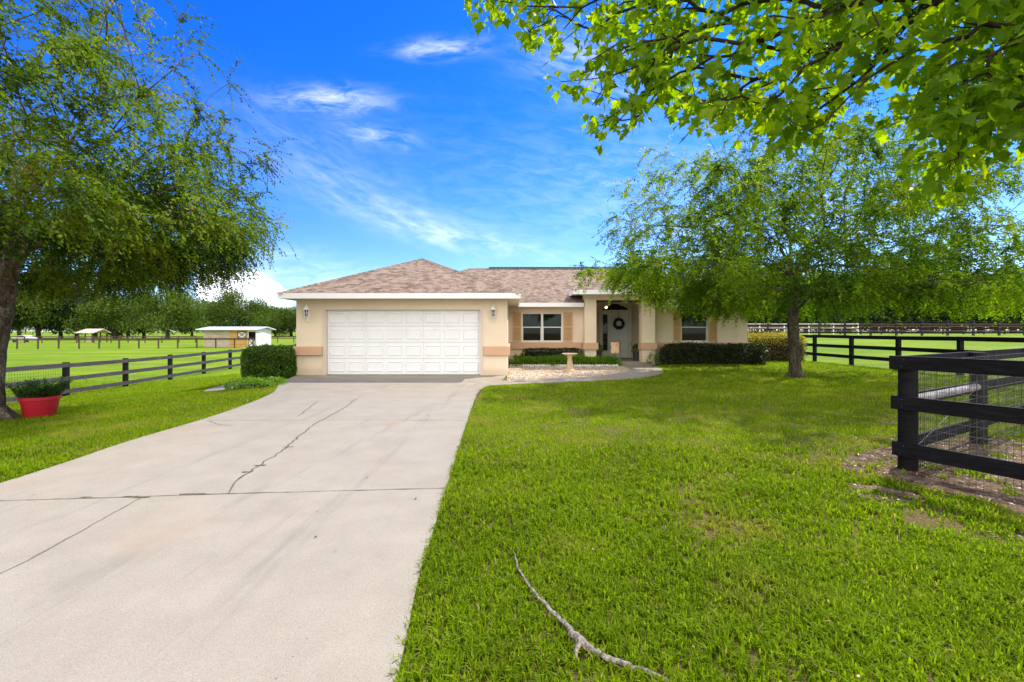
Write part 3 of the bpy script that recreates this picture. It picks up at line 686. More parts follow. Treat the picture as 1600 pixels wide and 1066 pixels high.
# garage door with raised panels
mb = MB(); gx0, gx1, gz0, gz1 = -5.99, -1.02, .03, 2.125; yd = YG+.14
mb.box(gx0, gx1, yd, yd+.04, gz0, gz1)
rh = (gz1-gz0)/4; pw = (gx1-gx0)/8
for r_ in range(4):
    for c_ in range(8):
        a, b = gx0+c_*pw+.06, gx0+(c_+1)*pw-.06; z0, z1 = gz0+r_*rh+.10, gz0+(r_+1)*rh-.10
        # recessed groove ring then raised field
        y_ = yd-.001; w_ = .035
        vs = [(a, y_, z0), (b, y_, z0), (b, y_, z1), (a, y_, z1), (a+w_*.5, yd-.022, z0+w_*.5), (b-w_*.5, yd-.022, z0+w_*.5), (b-w_*.5, yd-.022, z1-w_*.5), (a+w_*.5, yd-.022, z1-w_*.5),
              (a+w_, yd-.006, z0+w_), (b-w_, yd-.006, z0+w_), (b-w_, yd-.006, z1-w_), (a+w_, yd-.006, z1-w_)]
        mb.add(vs, [(i, (i+1) % 4, (i+1) % 4+4, i+4) for i in range(4)]+[(i+4, (i+1) % 4+4, (i+1) % 4+8, i+8) for i in range(4)]+[(8, 9, 10, 11)])
gd = mb.build('garage_door', M['gdoor'], H)
mb = MB()
for r_ in (1, 2, 3): mb.box(gx0, gx1, yd-.004, yd-.0012, gz0+r_*rh-.006, gz0+r_*rh+.006)
for x in (gx0+2*pw, gx0+5*pw): mb.box(x-.003, x+.003, yd-.0036, yd-.0012, gz0, gz1)
mb.build('panel_joint', mat('joint_shadow_gap', (.50, .51, .53), .8), gd)
MB().box(gx0, gx1, yd-.004, yd+.04, .0225, .03).build('bottom_seal', M['black'], gd)
mb = MB(); jm = mat('jamb_paint', (.66, .56, .48), .7)
MB().box(-6.09, -6.022, YG-.025, YG-.003, 0.022, 2.128).box(-6.0215, -5.992, YG-.02, YG+.135, .022, 2.128).build('door_jamb', jm, H)
MB().box(-.985, -.93, YG-.025, YG-.003, .022, 2.128).box(-1.018, -.9855, YG-.02, YG+.135, .022, 2.128).build('door_jamb', jm, H)
# front door, sidelight, transom
d = MB(); d.box(4.76, 5.66, YD+.06, YD+.10, .22, 2.36)
for (a, b, z0, z1) in ((4.88, 5.16, 1.25, 2.22), (5.26, 5.54, 1.25, 2.22), (4.88, 5.16, .38, 1.08), (5.26, 5.54, .38, 1.08)):
    d.box(a, b, YD+.045, YD+.058, z0, z1)
fd = d.build('front_door', M['doorp'], H, bevel=.006)
h = MB(); h.box(4.80, 4.85, YD+.03, YD+.058, 1.02, 1.30); h.tube([(4.825, YD+.03, 1.28), (4.825, YD-.03, 1.24), (4.825, YD-.03, 1.06), (4.825, YD+.03, 1.02)], .012, 8)
h.build('door_handle', M['black'], fd)
MB().lathe((0, 0, 0), [(.035, 0), (.035, .03)], 16).build('deadbolt', M['black'], fd)
db = fd.children[-1]; db.rotation_euler = (PI/2, 0, 0); db.location = (4.825, YD+.058-20, 1.42)
fr = MB(); fr.box(4.37, 5.71, YD+.02, YD+.12, 2.37, 2.465); fr.box(4.67, 4.75, YD+.02, YD+.12, .22, 2.37); fr.box(4.37, 4.43, YD+.02, YD+.12, .22, 2.37); fr.box(5.67, 5.71, YD+.02, YD+.12, .22, 2.37)
fr.box(4.43, 4.67, YD+.02, YD+.12, .22, .48); fr.box(4.43, 4.67, YD+.02, YD+.12, 2.25, 2.37); fr.box(4.36, 5.72, YD-.02, YD+.12, .14, .22)
# casing ring round the arch
ar_o = [(5.04+(x-5.04)*1.07, 2.44+(z-2.44)*1.18) for x, z in arc]
for (p, q, r_, s_) in zip(arc[:-1], arc[1:], ar_o[1:], ar_o[:-1]): fr.prism_xz([p, q, r_, s_], YD-.03, YD-.003)
fr.box(4.27, 4.355, YD-.03, YD-.003, .14, 2.49); fr.box(5.725, 5.80, YD-.03, YD-.003, .14, 2.49)
fr.build('door_frame', M['trim'], H)
MB().box(4.431, 4.669, YD+.06, YD+.066, .481, 2.249).build('sidelight', M['glass'], H)
MB().prism_xz([(x, z) for x, z in [(4.365, 2.466)]+arc[1:-1]+[(5.715, 2.466)]], YD+.06, YD+.066).build('transom', M['glass'], H)
lamp = thing('hall_lamp', 'small lit warm lamp seen through the arched transom above the front door', 'lamp', (4.72, 23.75, 2.62))
mb = MB(); mb.lathe((4.72, 23.75, 2.56), [(.012, 0), (.05, .02), (.065, .06), (.05, .11), (.015, .14)], 16); mb.build('bulb', M['bulb'], lamp, True)
MB().tube([(4.72, 23.75, 2.70), (4.72, 23.75, 2.90)], .01, 6).build('cord', M['black'], lamp)
# roofs ------------
PT = .433
def slope_uv(pts, ed):       # u along eave direction, v up the slope
    e = Vector(ed).normalized(); n_ = (Vector(pts[1])-Vector(pts[0])).cross(Vector(pts[2])-Vector(pts[0])).normalized(); up = n_.cross(e)
    if up.z < 0: up = -up
    return [(Vector(p).dot(e), Vector(p).dot(up)) for p in pts]
def roof(faces, name='roof'):
    mb = MB()
    for pts, e in faces: mb.add(pts, [tuple(range(len(pts)))], 0, [slope_uv(pts, e)])
    return mb
# garage roof
e = ZE1+.004; gxa, gxb, gya = -7.33, .27, 14.80; hw = (gxb-gxa)/2; gxm = (gxa+gxb)/2; zr = e+hw*PT; yb = 23.9
A, B, Cc, Dd = (gxa, gya, e), (gxb, gya, e), (gxb, yb, e), (gxa, yb, e); P1, P2 = (gxm, gya+hw, zr), (gxm, yb, zr)
mb = roof([([A, B, P1], (1, 0, 0)), ([B, Cc, P2, P1], (0, 1, 0)), ([Dd, A, P1, P2], (0, 1, 0))])
groof = mb.build('roof', M['roof'], H)
# main roof
mxa, mxb, mya, myb = -6.95, 10.62, 19.95, 29.5; hm = (myb-mya)/2; zm_ = e+hm*PT; ym = (mya+myb)/2
A, B, Cc, Dd = (mxa, mya, e), (mxb, mya, e), (mxb, myb, e), (mxa, myb, e); P1, P2 = (mxa+hm, ym, zm_), (mxb-hm, ym, zm_)
mroof = roof([([A, B, P2, P1], (1, 0, 0)), ([B, Cc, P2], (0, 1, 0)), ([Cc, Dd, P1, P2], (1, 0, 0)), ([Dd, A, P1], (0, 1, 0))]).build('roof', M['roof'], H)
# porch roof
pe = 3.13; pxa, pxb, pya = 2.50, 6.60, 19.42; hp = (pxb-pxa)/2; pz = pe+hp*PT; pm = (pxa+pxb)/2; pyb = 23.4
A, B, Cc, Dd = (pxa, pya, pe), (pxb, pya, pe), (pxb, pyb, pe), (pxa, pyb, pe); P1p, P2p = (pm, pya+hp, pz), (pm, pyb, pz)
proof = roof([([A, B, P1p], (1, 0, 0)), ([B, Cc, P2p, P1p], (0, 1, 0)), ([Dd, A, P1p, P2p], (0, 1, 0))]).build('roof', M['roof'], H)
# hip and ridge caps
def cap(pts, par):
    mb = MB()
    for a, b in zip(pts[:-1], pts[1:]):
        a, b = Vector(a), Vector(b); L = (b-a).length; n_ = int(L/.2)
        for i in range(n_):
            p, q = a.lerp(b, i/n_), a.lerp(b, (i+1.15)/n_); d_ = (b-a).normalized(); s_ = d_.cross(Vector((0, 0, 1))).normalized()*.13; up = Vector((0, 0, .022)); lo = Vector((0, 0, -.030))
            k_ = Vector((0, 0, .012)); uvq = [(i*.27, 0), (i*.27, .1), (i*.27+.1, .1), (i*.27+.1, 0)]
            mb.add([p-s_+lo, p+up, q+up-k_, q-s_+lo-k_], [(0, 1, 2, 3)], 0, [uvq]); mb.add([p+up, p+s_+lo, q+s_+lo-k_, q+up-k_], [(0, 1, 2, 3)], 0, [uvq])
    mb.build('ridge_cap', M['roof'], par)
gP1 = (gxm, gya+hw, zr); up_ = lambda p: (p[0], p[1], p[2]+.012)
cap([(gxa, gya, e), gP1], groof); cap([(gxb, gya, e), gP1], groof); cap([gP1, (gxm, 22.4, zr)], groof)
cap([(mxa, mya, e), P1, P2], mroof); cap([(mxb, mya, e), P2], mroof)
cap([(pxa, pya, pe), P1p], proof); cap([(pxb, pya, pe), P1p], proof); cap([P1p, (pm, 22.6, pz)], proof)
MB().bar((-1.2, ym, zm_+.05), (P2[0]-.4, ym, zm_+.05), .22, .028).build('ridge_vent', M['black'], mroof)
# fascia + soffit
def fas(segs, z0, z1, par):
    mb = MB()
    for s_ in segs: mb.box(*s_, z0, z1)
    return mb.build('fascia', M['fascia'], par)
fas([(gxa, gxb, gya, gya+.03)], ZE0, ZE1, groof); fas([(gxa, gxa+.03, gya+.031, mya)], ZE0, ZE1, groof); fas([(gxb-.03, gxb, gya+.031, mya-.001)], ZE0, ZE1, groof)
fas([(gxb+.001, 3.03, mya, mya+.03)], ZE0, ZE1, mroof); fas([(6.06, mxb, mya, mya+.03)], ZE0, ZE1, mroof); fas([(mxb-.03, mxb, mya+.031, myb)], ZE0, ZE1, mroof)
fas([(mxa, mxb-.031, myb-.03, myb)], ZE0, ZE1, mroof)
fas([(pxa, pxb, pya, pya+.03)], 2.95, pe, proof); fas([(pxa, pxa+.03, pya+.031, 21.2)], 2.95, pe, proof); fas([(pxb-.03, pxb, pya+.031, 21.2)], 2.95, pe, proof)
def sof(segs, z, par):
    mb = MB()
    for s_ in segs: MB().box(*s_, z, z+.02).build('soffit', M['soffit'], par)
sof([(gxa+.03, gxb-.03, gya+.03, YG-.001), (gxa+.03, -6.951, YG-.0008, mya), (-.149, gxb-.03, YG-.0008, mya+.03)], ZE0+.02, groof)
sof([(gxb-.029, 3.03, mya+.031, YM-.001), (6.06, mxb-.031, mya+.031, YM-.001), (10.141, mxb-.031, YM-.0008, myb-.03)], ZE0+.021, mroof)
sof([(pxa+.03, pxb-.03, pya+.03, YM-.492), (pxa+.03, 3.038, YM-.4915, 21.1), (6.042, pxb-.03, YM-.4915, 21.1)], 2.97, proof)

# lanterns
def lantern(x, label):
    t_ = thing('wall_lantern', label, 'wall lantern', (x, YG, 2.0), 'lanterns beside the garage door')
    y = YG-.14; z = 1.74
    b = MB(); b.box(x-.045, x+.045, YG-.025, YG-.002, z+.0, z+.30); b.tube([(x, YG-.02, z+.22), (x, YG-.06, z+.10), (x, y, z+.06), (x, y, z+.13)], .012, 8); b.lathe((x, y, z+.10), [(.02, 0), (.05, .03), (.055, .05)], 12)
    b.build('bracket', M['trim'], t_, True)
    c_ = MB()
    for i in range(6):
        a = i*PI/3; c_.tube([(x+.05*math.cos(a), y+.05*math.sin(a), z+.15), (x+.078*math.cos(a), y+.078*math.sin(a), z+.38)], .006, 6)
    c_.lathe((x, y, z+.145), [(.056, 0), (.056, .012)], 12); c_.lathe((x, y, z+.27), [(.072, 0), (.072, .01)], 12)
    c_.lathe((x, y, z+.38), [(.105, 0), (.10, .015), (.05, .07), (.04, .10), (.018, .13), (.012, .15), (.016, .165), (.004, .19)], 12)
    c_.build('cage', M['trim'], t_, True)
    MB().lathe((x, y, z+.158), [(.04, 0), (.062, .22)], 12).build('glass_globe', M['glass'], t_, True)
lantern(-6.57, 'white wall lantern left of the garage door'); lantern(-.60, 'white wall lantern right of the garage door')

# wreath
wr = thing('wreath', 'dark green leafy wreath hanging on the white front door', 'wreath', (5.21, YD+.04, 1.78))
n = 1500; a = R.uniform(0, 2*PI, n); rr = .20+R.normal(0, .035, n)
P = np.stack([5.21+rr*np.cos(a), YD-.01+R.normal(0, .03, n), 1.80+rr*np.sin(a)], 1); P[:, 1] = np.minimum(P[:, 1], YD+.035)
ax = unit(np.stack([np.cos(a+.9), -np.abs(R.normal(0, .5, n)), np.sin(a+.9)], 1)+R.normal(0, .35, (n, 3))); ax[:, 1] = -np.abs(ax[:, 1])
V, Fq = diamonds(P, ax, rvec(n), R.uniform(.04, .08, n), R.uniform(.015, .03, n)); fast('foliage', V, Fq, M['hedged'], wr, rndv=R.random(n)*.9)
MB().bar((5.21, YD+.042, 2.0), (5.21, YD+.042, 2.355), .02, .004, up=(0, 1, 0)).build('hanger', M['greywood'], wr)
hk = MB(); a_ = [(5.92-.02+.05*math.cos(t), YD-.04, 1.34+.05*math.sin(t)) for t in np.linspace(2.2, -2.6, 10)]
hk.tube([(5.95, YD-.04, 1.46), (5.87, YD-.04, 1.46), (5.87, YD-.04, 1.39)]+a_, .011, 6)
tag(hk.build('wall_hook', M['black'], origin=(5.9, YD-.04, 1.4)), 'small black curled iron hook on the porch wall right of the front door', 'hook')

# planters on the porch
def tuft(cx, cy, cz, r, h, n, m, par, L=(.05, .12), W=(.02, .045), name='foliage', flat=False):
    a = R.uniform(0, 2*PI, n); q = np.sqrt(R.random(n)); zz = R.random(n)**.8
    rad = r*q*(1-.35*zz**2); P = np.stack([cx+rad*np.cos(a), cy+rad*np.sin(a), cz+zz*h*(1-.35*q*q)], 1)
    ax = unit(np.stack([np.cos(a)*q, np.sin(a)*q, .5+R.random(n)], 1)+R.normal(0, .45, (n, 3)))
    V, Fq = diamonds(P, ax, unit(rvec(n)+np.array([0, 0, .6])), R.uniform(*L, n), R.uniform(*W, n))
    return fast(name, V, Fq, m, par, rndv=R.random(n))
for (x, lab, s_, m_) in ((5.80, 'square charcoal planter with green plant right of the front door', .19, 'hedge'), (4.05, 'dark planter with bright green plant left of the front door', .20, 'cover')):
    p_ = thing('planter', lab, 'planter', (x, 20.75 if x > 5 else 21.2, .14)); y = 20.75 if x > 5 else 21.2
    x_ = x-.28 if x > 5 else x-.25
    p_.location.x = x_
    mb = MB(); mb.add([(x_-s_*.8, y-s_*.8, .14), (x_+s_*.8, y-s_*.8, .14), (x_+s_*.8, y+s_*.8, .14), (x_-s_*.8, y+s_*.8, .14), (x_-s_, y-s_, .55), (x_+s_, y-s_, .55), (x_+s_, y+s_, .55), (x_-s_, y+s_, .55),
        (x_-s_+.02, y-s_+.02, .55), (x_+s_-.02, y-s_+.02, .55), (x_+s_-.02, y+s_-.02, .55), (x_-s_+.02, y+s_-.02, .55), (x_-s_+.02, y-s_+.02, .50), (x_+s_-.02, y-s_+.02, .50), (x_+s_-.02, y+s_-.02, .50), (x_-s_+.02, y+s_-.02, .50)],
        [(3,2,1,0)]+[(i, (i+1)%4, (i+1)%4+4, i+4) for i in range(4)]+[(i+4, (i+1)%4+4, (i+1)%4+8, i+8) for i in range(4)]+[(i+8, (i+1)%4+8, (i+1)%4+12, i+12) for i in range(4)]+[(12,13,14,15)])
    mb.build('pot', M['dpot'], p_); tuft(x_, y, .48, .28, .42, 500, M[m_], p_)
# garden flag
gf = thing('garden_flag', 'cream and peach garden flag on a thin black pole before the front door', 'flag', (4.60, 20.2, .0))
mb = MB(); mb.tube([(4.62, 20.2, .0), (4.62, 20.2, .98), (4.60, 20.2, 1.0), (4.20, 20.2, .98)], .008, 6); mb.build('pole', M['black'], gf)
mb = MB(); N_ = 8
for i in range(N_):
    xa, xb = 4.22+.34*i/N_, 4.22+.34*(i+1)/N_; ya, yb2 = 20.19+.012*math.sin(i*1.1), 20.19+.012*math.sin((i+1)*1.1)
    mb.add([(xa, ya, .50), (xb, yb2, .50), (xb, yb2, .96), (xa, ya, .96)], [(0, 1, 2, 3)])
fo_ = mb.build('flag', M['flag'], gf); sm_ = fo_.modifiers.new('solid', 'SOLIDIFY'); sm_.thickness = .004
# plant by right column
rp = thing('rose_bush', 'small dark leafy bush at the foot of the right porch column', 'shrub', (5.9, 19.6, .05)); tuft(5.85, 19.6, .0, .30, .62, 380, M['hedge'], rp, (.03, .07)); 
# bird bath
bb = thing('bird_bath', 'tan cast stone bird bath standing on the gravel bed', 'bird bath', (2.05, 16.8, .012))
MB().lathe((2.05, 16.8, .012), [(.21, 0), (.21, .035), (.17, .06), (.13, .09), (.105, .2), (.09, .36), (.075, .48), (.095, .54), (.10, .56)], 24).build('pedestal', M['stone'], bb, True)
MB().lathe((2.05, 16.8, .572), [(.09, 0), (.20, .02), (.27, .06), (.285, .075), (.27, .08), (.20, .045), (.05, .03)], 28).build('bowl', M['stone'], bb, True)
# scalloped white edging
mb = MB()
for i in range(44):
    x = -.05+i*.10; mb.lathe((x, 19.17, .0), [(.05, 0), (.05, .06), (.035, .085), (.01, .095)], 8)
tag(mb.build('bed_edging', M['trim'], origin=(2, 19.17, 0)), 'low scalloped white edging between gravel and green ground cover', 'edging')

# ------------------------------------------------------------------ shrubs
def hedge(name, label, cat, x0, x1, y0, y1, z0, z1, n, m, L, W, rag=.03, rough=.4, m2=None, part=False):
    cx, cy = (x0+x1)/2, (y0+y1)/2
    t_ = thing(name, label, cat, (cx, cy, z0))
    sx, sy, sz = x1-x0, y1-y0, z1-z0
    A_ = np.array([sx*sy, sx*sz, sy*sz, sy*sz, sx*sz*.6]); f = R.choice(5, n, p=A_/A_.sum()); a, b = R.random(n), R.random(n)
    P = np.zeros((n, 3)); N = np.zeros((n, 3))
    for i, (pf, nv) in enumerate([(lambda a, b: (a, b, 1+0*a), (0,0,1)), (lambda a, b: (a, 0*a, b), (0,-1,0)), (lambda a, b: (0*a, a, b), (-1,0,0)), (lambda a, b: (1+0*a, a, b), (1,0,0)), (lambda a, b: (a, 1+0*a, b), (0,1,0))]):
        k = f == i; P[k] = np.stack(pf(a[k], b[k]), 1); N[k] = nv
    c = (P-.5)*2; e_ = np.abs(c).max(1)   # superellipsoid-ish corner rounding
    c = c/((np.abs(c)**7).sum(1)**(1/7))[:, None]
    P = c/2+.5
    P = P*np.array([sx, sy, sz])+np.array([x0, y0, z0])
    bumpy = (pnoise(P[:, 0]+P[:, 1]*1.7, P[:, 2]*1.3+P[:, 1], 3.0, 21)-.5)*rough*.3+(pnoise(P[:, 0]+P[:, 2], P[:, 1]+P[:, 2]*.7, 8.0, 22)-.5)*rough*.12
    P += unit(c)*(bumpy-R.random(n)**1.5*rag*2+rag+(R.random(n) > .97)*R.random(n)*rag*2.2)[:, None]; P[:, 2] = np.maximum(P[:, 2], z0+.0)
    ax = unit(N*.7+rvec(n)+np.array([0, 0, .25])); V, Fq = diamonds(P, ax, unit(rvec(n)+N), R.uniform(*L, n), R.uniform(*W, n))
    rv = np.clip(R.random(n)*.8+.2*pnoise(P[:, 0]*3, P[:, 2]*3+P[:, 1], 1.5, 9), 0, 1)
    mi = None; mm = [m]
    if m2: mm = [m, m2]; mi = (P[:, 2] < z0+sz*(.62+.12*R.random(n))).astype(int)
    fast('foliage', V, Fq, mm, t_, rndv=rv, midx=mi)
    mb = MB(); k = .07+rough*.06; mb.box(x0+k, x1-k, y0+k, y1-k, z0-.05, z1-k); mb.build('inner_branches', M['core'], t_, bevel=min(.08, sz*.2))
    return t_
hedge('hedge', 'tall boxy clipped green hedge left of the garage corner', 'hedge', -8.22, -6.98, 14.35, 15.6, -.18, .90, 11000, M['hedge'], (.05, .085), (.028, .045), .035, .3)
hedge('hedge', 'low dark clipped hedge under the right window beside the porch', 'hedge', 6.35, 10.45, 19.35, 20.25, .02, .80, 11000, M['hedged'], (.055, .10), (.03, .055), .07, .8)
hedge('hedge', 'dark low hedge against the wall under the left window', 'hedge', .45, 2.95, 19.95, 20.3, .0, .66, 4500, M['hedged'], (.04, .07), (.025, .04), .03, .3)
hedge('shrub', 'golden yellow topped shrub past the right corner of the house', 'shrub', 11.0, 13.3, 21.4, 23.2, .0, 1.22, 10000, M['gold'], (.05, .09), (.03, .055), .08, .7, M['goldlow'])
hedge('ground_cover_bed', 'bright green strip of low ground cover behind the gravel bed', 'ground cover', -.1, 4.35, 19.22, 19.93, .0, .27, 7500, M['cover'], (.09, .17), (.016, .03), .07, .8)
hedge('creeper', 'low spreading green creeper at the driveway edge below the clipped hedge', 'ground cover', -7.2, -6.15, 11.9, 12.85, -.1, .14, 3600, M['cover'], (.03, .06), (.02, .035), .05, .5)
# dry weeds along right fence base
# ------------------------------------------------------------------ red pot
px_, py_ = -8.42, 8.45; zp = float(ter(px_, py_))
rp = thing('planter', 'large round red plastic planter of leafy plants beside the left tree trunk', 'planter', (px_, py_, zp))
MB().lathe((px_, py_, zp), [(.20, 0), (.212, .02), (.262, .31), (.28, .315), (.283, .37), (.27, .375), (.255, .32), (.24, .30)], 40).build('pot', M['pot'], rp, True)
n = 26
Vs, Fs, Rs, o_ = [], [], [], 0; tw = MB()
for i in range(90):
    a = rnd.uniform(0, 2*PI); q = math.sqrt(rnd.random()); bx, by = px_+.21*q*math.cos(a), py_+.21*q*math.sin(a)
    h_ = rnd.uniform(.16, .34); tx, ty = bx+.22*q*math.cos(a)+rnd.uniform(-.05, .05), by+.22*q*math.sin(a)+rnd.uniform(-.05, .05)
    tw.tube([(bx, by, zp+.30), (tx, ty, zp+.33+h_)], [.004, .002], 4, cap=False)
    m_ = 26; tt = np.linspace(.15, 1, m_); P = np.stack([bx+(tx-bx)*tt, by+(ty-by)*tt, zp+.30+(h_+.03)*tt], 1)
    aa = R.uniform(0, 2*PI, m_); ax = unit(np.stack([np.cos(aa), np.sin(aa), R.uniform(-.1, .9, m_)], 1))
    V, Fq = diamonds(P, ax, unit(rvec(m_)*.5+np.array([0, 0, 1.])), R.uniform(.05, .09, m_), R.uniform(.016, .03, m_)); Vs.append(V); Fs.append(Fq+o_); o_ += len(V)
V = np.concatenate(Vs); fast('foliage', V, np.concatenate(Fs), M['potleaf'], rp, rndv=R.random(len(V)//4)); tw.build('stem', M['hedge'], rp)

# ------------------------------------------------------------------ fallen branch on the lawn
pts = [G(*p, z=.05) for p in ((802, 855), (808, 878), (822, 903), (838, 925), (862, 948), (885, 972), (903, 995), (928, 1010), (952, 1022), (990, 1034), (1025, 1047), (1060, 1062), (1100, 1085))]
zs = [.03, .035, .035, .035, .032, .035, .04, .035, .03, .028, .028, .022, .015]; rs = [.003, .005, .006, .008, .009, .011, .020, .013, .012, .011, .008, .006, .004]
P3 = spl([(a, b, z) for (a, b), z in zip(pts, zs)], 5); rs2 = list(np.interp(np.linspace(0, 12, len(P3)), range(13), rs)*(1+R.normal(0, .05, len(P3))))
P3 = [p+Vector((R.normal(0, .0035), R.normal(0, .0035), R.normal(0, .002))) for p in P3]
mb = MB(); mb.tube(P3, rs2, 8); k = P3[26]; mb.tube([k, k+Vector((-.05, .05, .02)), k+Vector((-.09, .13, .01))], [.006, .004, .002], 5)
k = P3[31]; mb.tube([k, k+Vector((-.03, -.05, -.01)), k+Vector((-.035, -.09, -.02))], [.014, .010, .005], 6)
tag(mb.build('fallen_branch', M['stick'], smooth=True, origin=(pts[6][0], pts[6][1], 0)), 'long pale bare curved branch lying on the front lawn', 'branch')

# ------------------------------------------------------------------ fences
def fence(name, label, posts, rails, bh, pw_, m, ph, group=None, rnd_post=False, side=-1, bt=.035, cat='fence', mp=None, zf=None, bev=.004):
    zf = zf or (lambda x, y: float(ter(x, y)))
    x0, y0 = posts[0]; t_ = thing(name, label, cat, (x0, y0, zf(x0, y0)), group); mp = mp or m
    for (x, y) in posts:
        z = zf(x, y); mb = MB()
        if rnd_post: mb.tube([(x, y, z-.2), (x, y, z+ph-.01), (x, y, z+ph)], [pw_/2, pw_/2*.97, pw_/2*.90], 14)
        else: mb.box(x-pw_/2, x+pw_/2, y-pw_/2, y+pw_/2, z-.2, z+ph)
        mb.build('post', mp, t_, rnd_post, bevel=0 if rnd_post else bev)
    for (a, b) in zip(posts[:-1], posts[1:]):
        d = Vector((b[0]-a[0], b[1]-a[1], 0)).normalized(); nrm = Vector((-d.y, d.x, 0))*side*(pw_/2+bt/2+.002)
        for zr_ in rails:
            ja, jb = rnd.uniform(-.008, .008), rnd.uniform(-.008, .008)
            A_ = Vector((a[0], a[1], zf(*a)+zr_+ja))+nrm+d*.004; B_ = Vector((b[0], b[1], zf(*b)+zr_+jb))+nrm-d*.004
            MB().bar(A_, B_, bt, bh).build('rail', m, t_, bevel=bev)
    return t_
def wire_mesh(t_, a, b, z0, z1, zf, off, r=.0014, sv=.05, shz=.10):
    a, b = Vector((*a, 0)), Vector((*b, 0)); L = (b-a).length; d = (b-a)/L; nv = Vector((-d.y, d.x, 0))*off; mb = MB()
    k = int(L/sv)
    for i in range(k+1):
        p = a+d*(i*L/k)+nv; z = zf(p.x, p.y); w_ = rnd.uniform(-.003, .003)
        mb.bar((p.x, p.y, z+z0), (p.x+w_, p.y, z+z1), r*2, r*2, up=(0, 1, 0))
    for j in range(int((z1-z0)/shz)+1):
        zz = z0+j*shz; pp_ = a+nv; qq = b+nv
        mb.bar((pp_.x, pp_.y, zf(pp_.x, pp_.y)+zz), (qq.x, qq.y, zf(qq.x, qq.y)+zz), r*2.4, r*2.4)
    mb.build('wire_mesh', M['wire'], t_)
flat = lambda x, y: 0.0
# near right corner fence
A0 = Vector((4.12, 4.93)); dA = Vector((.455, -.89)).normalized(); dB = Vector((1.85, 1.13)).normalized()
nf = thing('board_fence', 'near black three board fence corner with wire mesh at the right edge of the lawn', 'fence', (4.12, 4.93, 0))
def rpost(p, dia=.165, h=1.17):
    mb = MB(); mb.tube([(p.x, p.y, -.25), (p.x, p.y, .0), (p.x, p.y, h*.5), (p.x, p.y, h-.012), (p.x, p.y, h)], [dia/2*1.06, dia/2*1.02, dia/2, dia/2*.98, dia/2*.88], 20); mb.build('post', M['blackwood'], nf, True)
pA = [A0+dA*2.44*i for i in range(3)]; pB = [A0+dB*(2.17+2.44*(i-1)) if i else A0 for i in range(4)]
for p in pA+pB[1:]: rpost(p)
for (z0, z1, ex) in ((1.05, 1.19, .115), (.64, .78, .10), (.155, .30, .09)):
    zc = (z0+z1)/2; nv = Vector((dA.y, -dA.x))*(.165/2+.02)
    for i in range(2):
        a, b = pA[i]+nv-(dA*ex if i == 0 else dA*-.003), pA[i+1]+nv-dA*.003
        dz_ = rnd.uniform(-.006, .006)
        MB().bar((a.x, a.y, zc+dz_), (b.x, b.y, zc-dz_), .036, z1-z0).build('rail', M['blackwood'], nf, bevel=.004)
    nv = Vector((-dB.y, dB.x))*(.165/2+.02)
    for i in range(3):
        a, b = pB[i]+nv+dB*(.003 if i else -.05), pB[i+1]+nv-dB*.003
        MB().bar((a.x, a.y, zc-.01), (b.x, b.y, zc-.012), .036, z1-z0).build('rail', M['blackwood'], nf, bevel=.004)
for i, p in enumerate(pA[:2]):      # nail heads and rust runs where boards meet posts
    f_ = Vector((dA.y, -dA.x))*(.165/2+.040)
    for zz in (1.155, 1.085, .745, .675, .265, .19):
        q_ = p+f_+dA*rnd.uniform(-.025, .025); MB().tube([(q_.x-f_.x*.03, q_.y-f_.y*.03, zz), (q_.x, q_.y, zz)], .0045, 8).build('nail', M['wire'], nf)
for seg, o2 in ((pA[:2], .09), (pA[1:3], .09), (pB[:2], -.09), (pB[1:3], -.09)):
    wire_mesh(nf, tuple(seg[0]), tuple(seg[1]), .03, 1.15, flat, o2)
a, b = pB[0]+dB*.08, pB[1]-dB*.08
MB().tube([(a.x, a.y, .73), (b.x, b.y, .735)], .045, 12).build('brace_rail', M['palewood'], nf, True)
MB().tube([(a.x, a.y, .18), ((a.x+b.x)/2+.01, (a.y+b.y)/2, .46), (b.x, b.y, .72)], .0035, 6).build('brace_wire', M['palewood'], nf)
# right lawn fence, runs away from the camera
rp_ = [(14.35, 10.3+2.43*i) for i in range(9)]
fence('board_fence', 'black three board fence running back past the elm on the right side of the lawn', rp_, [1.19, .78, .36], .14, .13, M['blackwood'], 1.25, side=1)
rf = fence('board_fence', 'black three board fence crossing behind the golden shrub', [(14.35, 29.9), (11.9, 30.2), (9.5, 30.5)], [1.19, .78, .36], .14, .13, M['blackwood'], 1.25)
# left lawn fence
lp_ = [(-16.2-.14*(y-17.2), y) for y in [10.8, 14.0, 17.2, 20.4, 23.7, 27, 30.3, 33.6, 37, 40.3, 43.6, 47]]
lf = fence('board_fence', 'weathered grey three board fence sloping back along the left lawn', lp_, [1.14, .66, .20], .15, .15, M['greywood'], 1.25, side=-1, mp=M['blackwood'])
for i in (0, 1): wire_mesh(lf, lp_[i], lp_[i+1], .05, 1.1, lambda x, y: float(ter(x, y)), .12, .0022, .1, .1)
# far left pasture fences
fence('pasture_fence', 'brown rail fence with many posts crossing the left pasture', [(-76+2.44*i, 62+.0*i+.35*i) for i in range(17)], [1.36, 1.22], .13, .14, M['brownwood'], 1.45, bev=0)
fence('pasture_fence', 'farther brown rail fence behind the wooden stable', [(-112+3.2*i, 92+.25*i) for i in range(24)], [1.30, .9], .13, .14, M['brownwood'], 1.40, bev=0)
